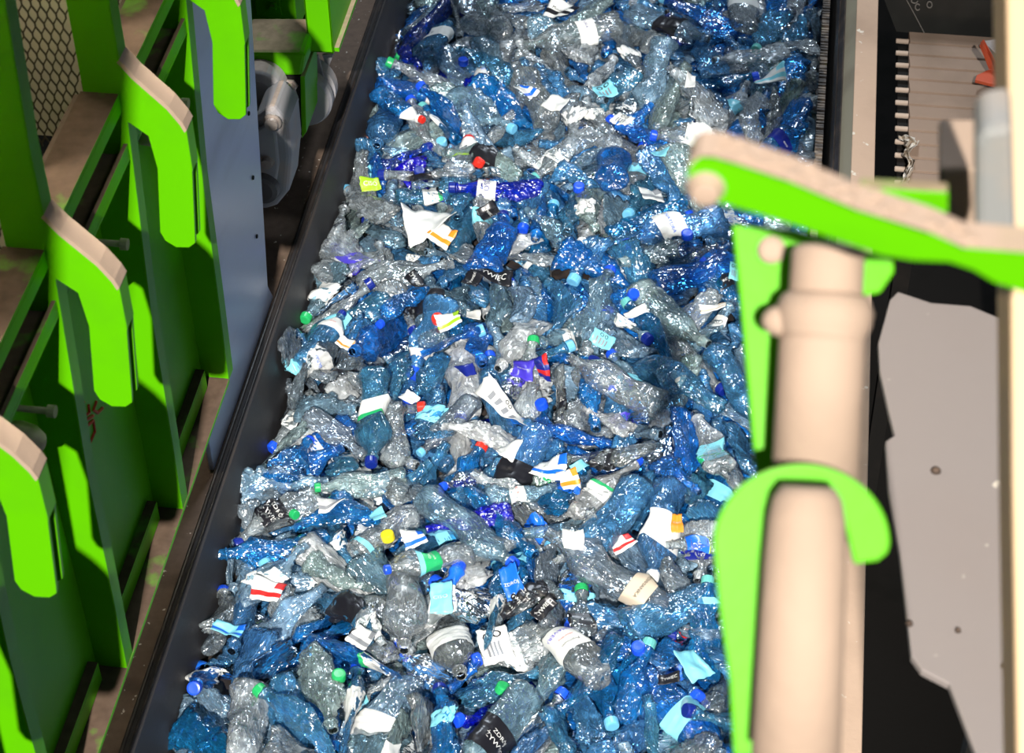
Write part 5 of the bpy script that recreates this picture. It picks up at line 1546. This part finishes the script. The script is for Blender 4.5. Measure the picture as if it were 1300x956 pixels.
19,105,4016,71,127,-685,697,-172
3,-688,4511,31,844,-21,-18,-536
10,-522,4385,55,759,-180,83,-620
20,-306,4423,33,214,795,567,-24
15,52,4498,27,173,-472,848,-168
14,107,4245,24,811,150,-36,-565
4,-74,4813,37,961,-253,-51,-103
15,-709,5141,51,107,-226,-955,158
2,-191,4822,40,972,60,-138,-183
10,-851,5294,22,415,-27,-12,909
23,-778,5295,23,597,-219,-147,757
20,-1123,2383,49,763,43,-57,-643
13,-974,2335,44,711,17,4,-703
15,-756,2387,51,650,-80,-77,-752
11,-532,2312,63,37,762,607,221
10,-180,2236,54,12,636,769,-68
12,-45,2182,75,27,976,-99,-191
21,44,2387,67,761,246,252,-545
14,-883,2713,35,293,811,-486,-144
1,23,2447,46,39,138,-8,-990
15,60,3271,59,210,744,-632,-57
16,-681,3368,30,444,-855,-141,226
14,-133,3614,22,76,718,-692,20
17,39,3406,34,90,-43,970,-222
22,-781,4483,27,304,569,738,198
21,69,4208,50,706,592,-350,-168
21,-352,4709,37,86,679,728,45
23,103,4700,46,851,-61,-107,511
11,-304,5280,29,48,554,827,-76
23,-1094,5585,24,640,101,-47,761
14,-970,5642,60,81,-935,-343,-47
11,-1059,2377,58,248,577,-656,-418
16,-926,2334,53,672,-115,221,-697
4,-818,2486,85,162,14,-962,-220
23,-593,2431,38,916,-88,148,363
10,-350,2176,30,130,-120,-410,-895
2,-163,2341,54,139,736,-654,109
22,-647,2526,30,282,704,-646,-85
2,-546,2492,71,112,4,165,980
15,-419,2518,42,566,66,-40,-821
13,-204,2567,50,849,-61,47,523
12,111,2486,96,798,-54,-148,-581
20,117,2910,35,789,-51,149,593
10,-978,3270,54,662,-119,138,-727
22,125,3243,50,52,-773,-564,284
3,-335,3766,32,118,677,-686,-240
23,-282,4205,37,148,-931,-333,-19
8,-119,4185,41,562,320,-383,-659
16,-54,4393,21,552,-84,123,-821
22,-416,4830,23,20,268,-951,154
16,131,4615,32,383,631,583,340
20,-642,5394,29,24,-718,690,-88
23,-867,5724,37,147,68,-977,141
22,-584,5684,42,109,753,-649,-3
22,-136,5755,38,486,5,36,873
22,-1034,2315,66,629,-23,-343,698
0,-878,2324,64,641,148,-44,752
10,-824,2386,48,892,28,-80,444
20,-671,2291,54,165,664,701,201
1,-411,2371,58,104,-866,-474,117
14,-221,2260,81,42,-749,623,-219
9,-118,2385,70,150,621,762,-107
3,100,2338,56,108,-804,-572,122
21,-1067,2540,63,719,-341,-118,593
0,-904,2458,56,57,-1,842,-536
14,-433,2513,82,944,-309,104,-43
23,-18,4499,31,543,-118,-110,-824
15,-92,4727,51,240,223,137,935
13,40,4606,58,190,-155,891,383
16,-311,5737,44,27,663,749,-4
6,-61,5884,24,385,76,168,904
8,-1090,2179,25,46,-992,87,-77
4,-930,2260,70,520,245,63,-816
6,-812,2328,83,251,774,-551,-183
1,-592,2306,60,25,751,-646,-135
20,-368,2278,44,700,218,22,680
16,-300,2254,45,412,241,-229,-848
10,-248,2385,35,100,-671,-734,29
9,-696,2659,42,675,84,-152,-717
16,-228,2689,40,413,532,720,170
16,137,2598,48,533,456,-553,-450
8,-1051,3115,40,169,-327,930,-11
22,-627,3294,52,131,-787,473,-372
0,116,3305,78,505,-454,-85,729
4,-290,3382,38,523,-15,212,-825
2,134,3636,81,453,520,312,653
22,-881,3751,29,2,-859,488,152
16,-382,4052,33,236,-571,-781,90
16,114,4235,54,806,165,-54,-566
4,-200,4770,80,547,-53,106,829
15,-1,4684,65,106,-545,832,-3
22,-1019,5682,29,204,-554,-781,201
21,-912,5833,20,923,12,17,-385
3,-614,5962,23,105,17,178,-978
22,-87,5536,37,759,-89,-189,617
21,-1096,2215,51,126,465,876,24
14,-952,2238,96,915,117,-80,-378
11,-729,2238,61,759,76,1,646
7,-702,2283,107,780,1,132,-611
21,-433,2411,76,17,-351,933,-77
15,-291,2244,84,932,-133,-295,164
15,-166,2320,96,240,780,-578,23
8,-279,2683,36,748,-145,-63,-645
11,-46,2547,75,648,129,222,-717
1,112,2652,67,556,-389,-103,727
19,89,3124,120,245,-575,-723,297
16,-591,3407,40,32,359,-917,-169
16,-905,3702,56,193,798,-542,-178
16,32,4026,54,145,818,556,-11
4,62,4341,56,67,435,-775,-454
16,-410,4732,42,808,-154,-154,548
16,25,4712,42,154,-638,750,-83
23,-888,5332,44,62,591,-803,-37
0,-1006,5907,20,97,-335,927,-140
1,-433,5884,31,49,492,-862,114
11,-1052,2259,62,220,-915,338,20
23,-971,2382,84,19,431,901,-49
13,-767,2369,93,177,-782,-515,304
20,-562,2308,85,49,709,697,98
23,-405,2264,74,52,-691,720,45
6,-345,2305,75,557,-254,213,-762
21,-62,2379,125,174,38,94,-980
14,-336,2542,82,73,-976,192,-76
2,-340,2481,96,297,123,-156,934
16,78,4668,67,199,83,11,-976
21,-1000,5769,36,186,153,955,175
12,-526,5865,46,955,-20,-29,294
12,-396,5802,28,534,-98,-57,-838
14,-1161,2324,55,406,-568,627,-345
23,-962,2173,71,495,-795,-107,-335
23,-644,2180,45,986,-59,102,-120
3,-600,2204,95,42,-229,-252,-939
20,-448,2423,115,376,-26,-34,926
21,-326,2324,111,609,228,212,729
11,-158,2446,71,165,712,-662,166
13,85,2312,100,243,-840,481,-59
15,-962,2493,61,313,943,96,52
15,-39,2489,97,762,592,-17,261
21,57,2684,59,454,-415,-45,787
8,130,3031,32,143,699,-698,52
13,93,3560,107,296,668,-569,-379
22,131,3865,61,589,13,-808,3
4,-1098,5827,39,460,-63,112,879
6,-702,5734,74,37,-649,759,-47
20,-516,5732,56,288,-161,56,942
1,-366,5731,65,327,80,-80,-938
22,-1057,2253,92,131,-539,-832,3
20,-704,2434,97,649,299,63,697
6,-584,2264,110,384,-44,1,922
21,-472,2230,83,22,-688,676,262
15,-411,2237,100,76,788,593,145
22,57,2200,79,910,-254,164,-282
23,114,2210,69,528,-158,-786,281
15,-55,2519,98,898,372,-60,229
9,99,3022,63,725,-38,165,668
22,132,3484,63,111,-717,-271,632
10,119,3781,106,299,-697,-650,44
22,45,4103,62,411,-351,-36,841
14,82,4322,76,262,-224,636,-690
14,-976,5818,37,2,-149,-198,969
21,-612,5783,45,326,-313,-187,872
20,-238,5871,30,981,-116,104,-112
14,-1136,2228,75,354,-440,820,-92
21,-1015,2305,112,17,614,-789,-39
15,-846,2233,80,59,763,-468,-443
5,-599,2432,120,680,-54,-56,-729
2,-538,2398,116,52,716,696,-29
16,-290,2397,80,66,-804,533,256
2,-245,2375,88,211,-846,-313,378
23,43,2188,63,206,-61,-973,80""".split()]
HZ = .13
heap_objs = []; taken = set(h[1] for h in HERO)
LAND = []
for h, hp in zip(HERO, HPOSE):
    nm, lab_, mo, ba, v, colour, cap, lspec = h; x, y, z, sc_, qw, qx, qy, qz = hp
    if lspec: lspec = (lspec[0], lspec[1], lspec[2], lspec[3], [s for s in lspec[4] if s[0] in LABM])
    make_bottle(v, (x, y, z), (qw, qx, qy, qz), sc_, colour, cap, lspec, lab_, 'bottles heaped on the conveyor belt', flip=(ba[0] < mo[0]))
    LAND.append(((mo[0] + ba[0]) / 2, (mo[1] + ba[1]) / 2, nm))
def where(px, py, rank=0):
    c = sorted(LAND, key=lambda l: (l[0] - px) ** 2 + ((l[1] - py) * 1.1) ** 2)[rank]
    dx, dy = px - c[0], py - c[1]
    if abs(dx) > 2.2 * abs(dy): d = 'right of' if dx > 0 else 'left of'
    elif abs(dy) > 2.2 * abs(dx): d = 'below' if dy > 0 else 'above'
    else: d = ('lower right of' if dx > 0 else 'lower left of') if dy > 0 else ('upper right of' if dx > 0 else 'upper left of')
    return d, c[2]
def unique_label(base, px, py):
    for extra in ('', 'close ', 'small ', 'wide '):
        for rank in range(0, 5):
            d, n_ = where(px, py, rank); t = f"{base} {d} the {n_}"
            if len(t.replace(',', '').split()) > 16: t = t.replace(', ', ' ').replace(' bottle with', ' with').replace('greenish clear', 'greenish').replace(' bluish', '')
            if len(t.split()) <= 16 and t not in taken:
                taken.add(t); return t
        break
    t = f"{base}, {'left' if px < 560 else 'middle' if px < 760 else 'right'} part, row {int(py)}"; taken.add(t); return t
for i, (v, x, y, z, qw, qx, qy, qz) in enumerate(TAB[:NIND]):
    P3 = Vector((x / 1000, y / 1000, z / 1000 + HZ)); px, py = proj(P3)
    colour, cap, lab = style_of(i, v, px, py)
    if py > 956 or py < 0 or px > 1045: base_px, base_py = min(px, 1045), max(0, min(py, 955))
    else: base_px, base_py = px, py
    make_bottle(v, P3, (qw / 1000, qx / 1000, qy / 1000, qz / 1000), 1, colour, cap, lab, unique_label(look(v, colour, cap, lab), base_px, base_py), 'bottles heaped on the conveyor belt')
# everything beyond the 300 that show largest: one object
vs, fs, mi, base = [], [], [], 0; low = {}
cols = list(PET)
for j, (v, x, y, z, qw, qx, qy, qz) in enumerate(TAB[NIND:]):
    if v not in low:
        k, L, R, fl, ro = KINDS[v]; bm = bottle_body(k, L, R, CR[v], 28, 1); me = bpy.data.meshes.new('l'); bmesh.ops.triangulate(bm, faces=bm.faces[:]); bm.to_mesh(me); bm.free()
        co = np.empty(len(me.vertices) * 3); me.vertices.foreach_get('co', co); fi = np.empty(len(me.polygons) * 3, dtype=np.int32); me.polygons.foreach_get('vertices', fi); low[v] = (co.reshape(-1, 3), fi.reshape(-1, 3))
    from mathutils import Quaternion
    co, fi = low[v]; Rm = np.array(Quaternion((qw, qx, qy, qz)).normalized().to_matrix()); p = np.array((x / 1000, y / 1000, z / 1000 + HZ))
    px, py = proj(p); colour, _, _ = style_of(5000 + j, v, px, py)
    vs.append(co @ Rm.T + p); fs.append(fi + base); mi.append(np.full(len(fi), cols.index(colour), dtype=np.int32)); base += len(co)
if vs:
    V_ = np.concatenate(vs); F_ = np.concatenate(fs); M_ = np.concatenate(mi); me = bpy.data.meshes.new('buried_bottles')
    me.vertices.add(len(V_)); me.vertices.foreach_set('co', V_.ravel()); me.loops.add(F_.size); me.loops.foreach_set('vertex_index', F_.ravel().astype(np.int32))
    me.polygons.add(len(F_)); me.polygons.foreach_set('loop_start', np.arange(0, F_.size, 3, dtype=np.int32)); me.polygons.foreach_set('loop_total', np.full(len(F_), 3, dtype=np.int32))
    for c in cols: me.materials.append(PET[c])
    me.polygons.foreach_set('material_index', M_); me.polygons.foreach_set('use_smooth', np.ones(len(F_), dtype=bool)); me.update(calc_edges=True); me.validate()
    o = bpy.data.objects.new('buried_bottles', me); COL.objects.link(o); tag(o, 'crushed blue and clear bottles filling the gaps under the top layer', 'plastic bottles', kind='stuff')
# loose labels, wrappers and caps on top
def sheet_mesh(w, h, seed, colour, pr):
    r = random.Random(seed); bm = bmesh.new(); nx, ny = 14, 10; off = Vector((seed * 1.7, 3, seed)); g = []; curl = r.uniform(-9, 9); fold = r.uniform(-.3, .3)
    def S(u, t):
        x, y = (u - .5) * w, (t - .5) * h; nv = noise.noise_vector(Vector((x * 30, y * 30, 0)) + off)
        ragged = noise.noise(Vector((u * 5, t * 5, seed))) * .12
        x *= 1 + (ragged if abs(u - .5) > .42 else 0); y *= 1 + (ragged if abs(t - .5) > .42 else 0)
        return Vector((x + nv.x * .004, y + nv.y * .004, curl * x * y * 2 + abs(u - .5 - fold) * w * .35 + nv.z * .010 - .25 * w * (u - .5) ** 2))
    for i in range(nx + 1): g.append([bm.verts.new(S(i / nx, j / ny)) for j in range(ny + 1)])
    for i in range(nx):
        for j in range(ny):
            f = bm.faces.new((g[i][j], g[i + 1][j], g[i + 1][j + 1], g[i][j + 1])); f.smooth = True
            if pr in LABM and (j in (2, 3) or (i > 9 and j > 5)): f.material_index = 1
            if pr == 'bar' and i % 2 and 2 < i < 11 and 2 <= j <= 5: f.material_index = 1
    return bm, S
for n_, (s_, hz_) in enumerate(zip(SCRAP, SPOSE)):
    px, py, ln, wd, ang, colour, pr, lab_ = s_
    if not colour: continue
    a, b = at(px - ln / 2, py, z=hz_), at(px + ln / 2, py, z=hz_); w = (b - a).length; h = w * wd / max(ln, 1) * 1.15
    root = bpy.data.objects.new('label_scrap', None); COL.objects.link(root); root.empty_display_size = .02; root.location = at(px, py, z=hz_ + .016)
    root.rotation_euler = (random.Random(n_).uniform(-.25, .45), random.Random(n_ + 9).uniform(-.3, .3), radians(ang)); tag(root, lab_, 'wrapper scrap', 'loose labels on the heap')
    bm, S = sheet_mesh(w, h, n_ + 3, colour, pr); o = link('sheet', bm, [LABM[colour], LABM[pr if pr in LABM else 'grey']], root)
    sd = o.modifiers.new('thickness', 'SOLIDIFY'); sd.thickness = .0006
    if pr in ('w', 'black', 'bar'):
        words = {'w': {'black': 'ŻYWIEC', 'purple': 'Saguaro', 'blue': 'ZDRÓJ'}.get(colour, 'CISO'), 'black': 'Muszynian', 'bar': 'oo'}[pr]
        hh = min(h * .5, w * 1.3 / len(words)); tb_ = text_flat(words)
        for q in tb_.verts:
            x, y = q.co.x * hh, q.co.y * hh
            if pr == 'bar': y += h * .33
            q.co = S(max(0, min(1, x / w + .5)), max(0, min(1, y / h + .5))) + Vector((0, 0, .0012))
        link('lettering', tb_, LABM['white' if pr == 'w' else 'black'], root)
for n_, ((px, py, colour, lab_), hz_) in enumerate(zip(CAPS, CPOSE)):
    r = random.Random(n_); o = bpy.data.objects.new('bottle_cap', cap_mesh()); COL.objects.link(o); o.location = at(px, py, z=hz_ + .012); o.rotation_euler = (r.uniform(0, 6), radians(-90) + r.uniform(-.5, .5), r.uniform(0, 6))
    o.material_slots[0].link = 'OBJECT'; o.material_slots[0].material = CAPM[colour]; tag(o, lab_, 'bottle cap', 'loose caps on the heap')
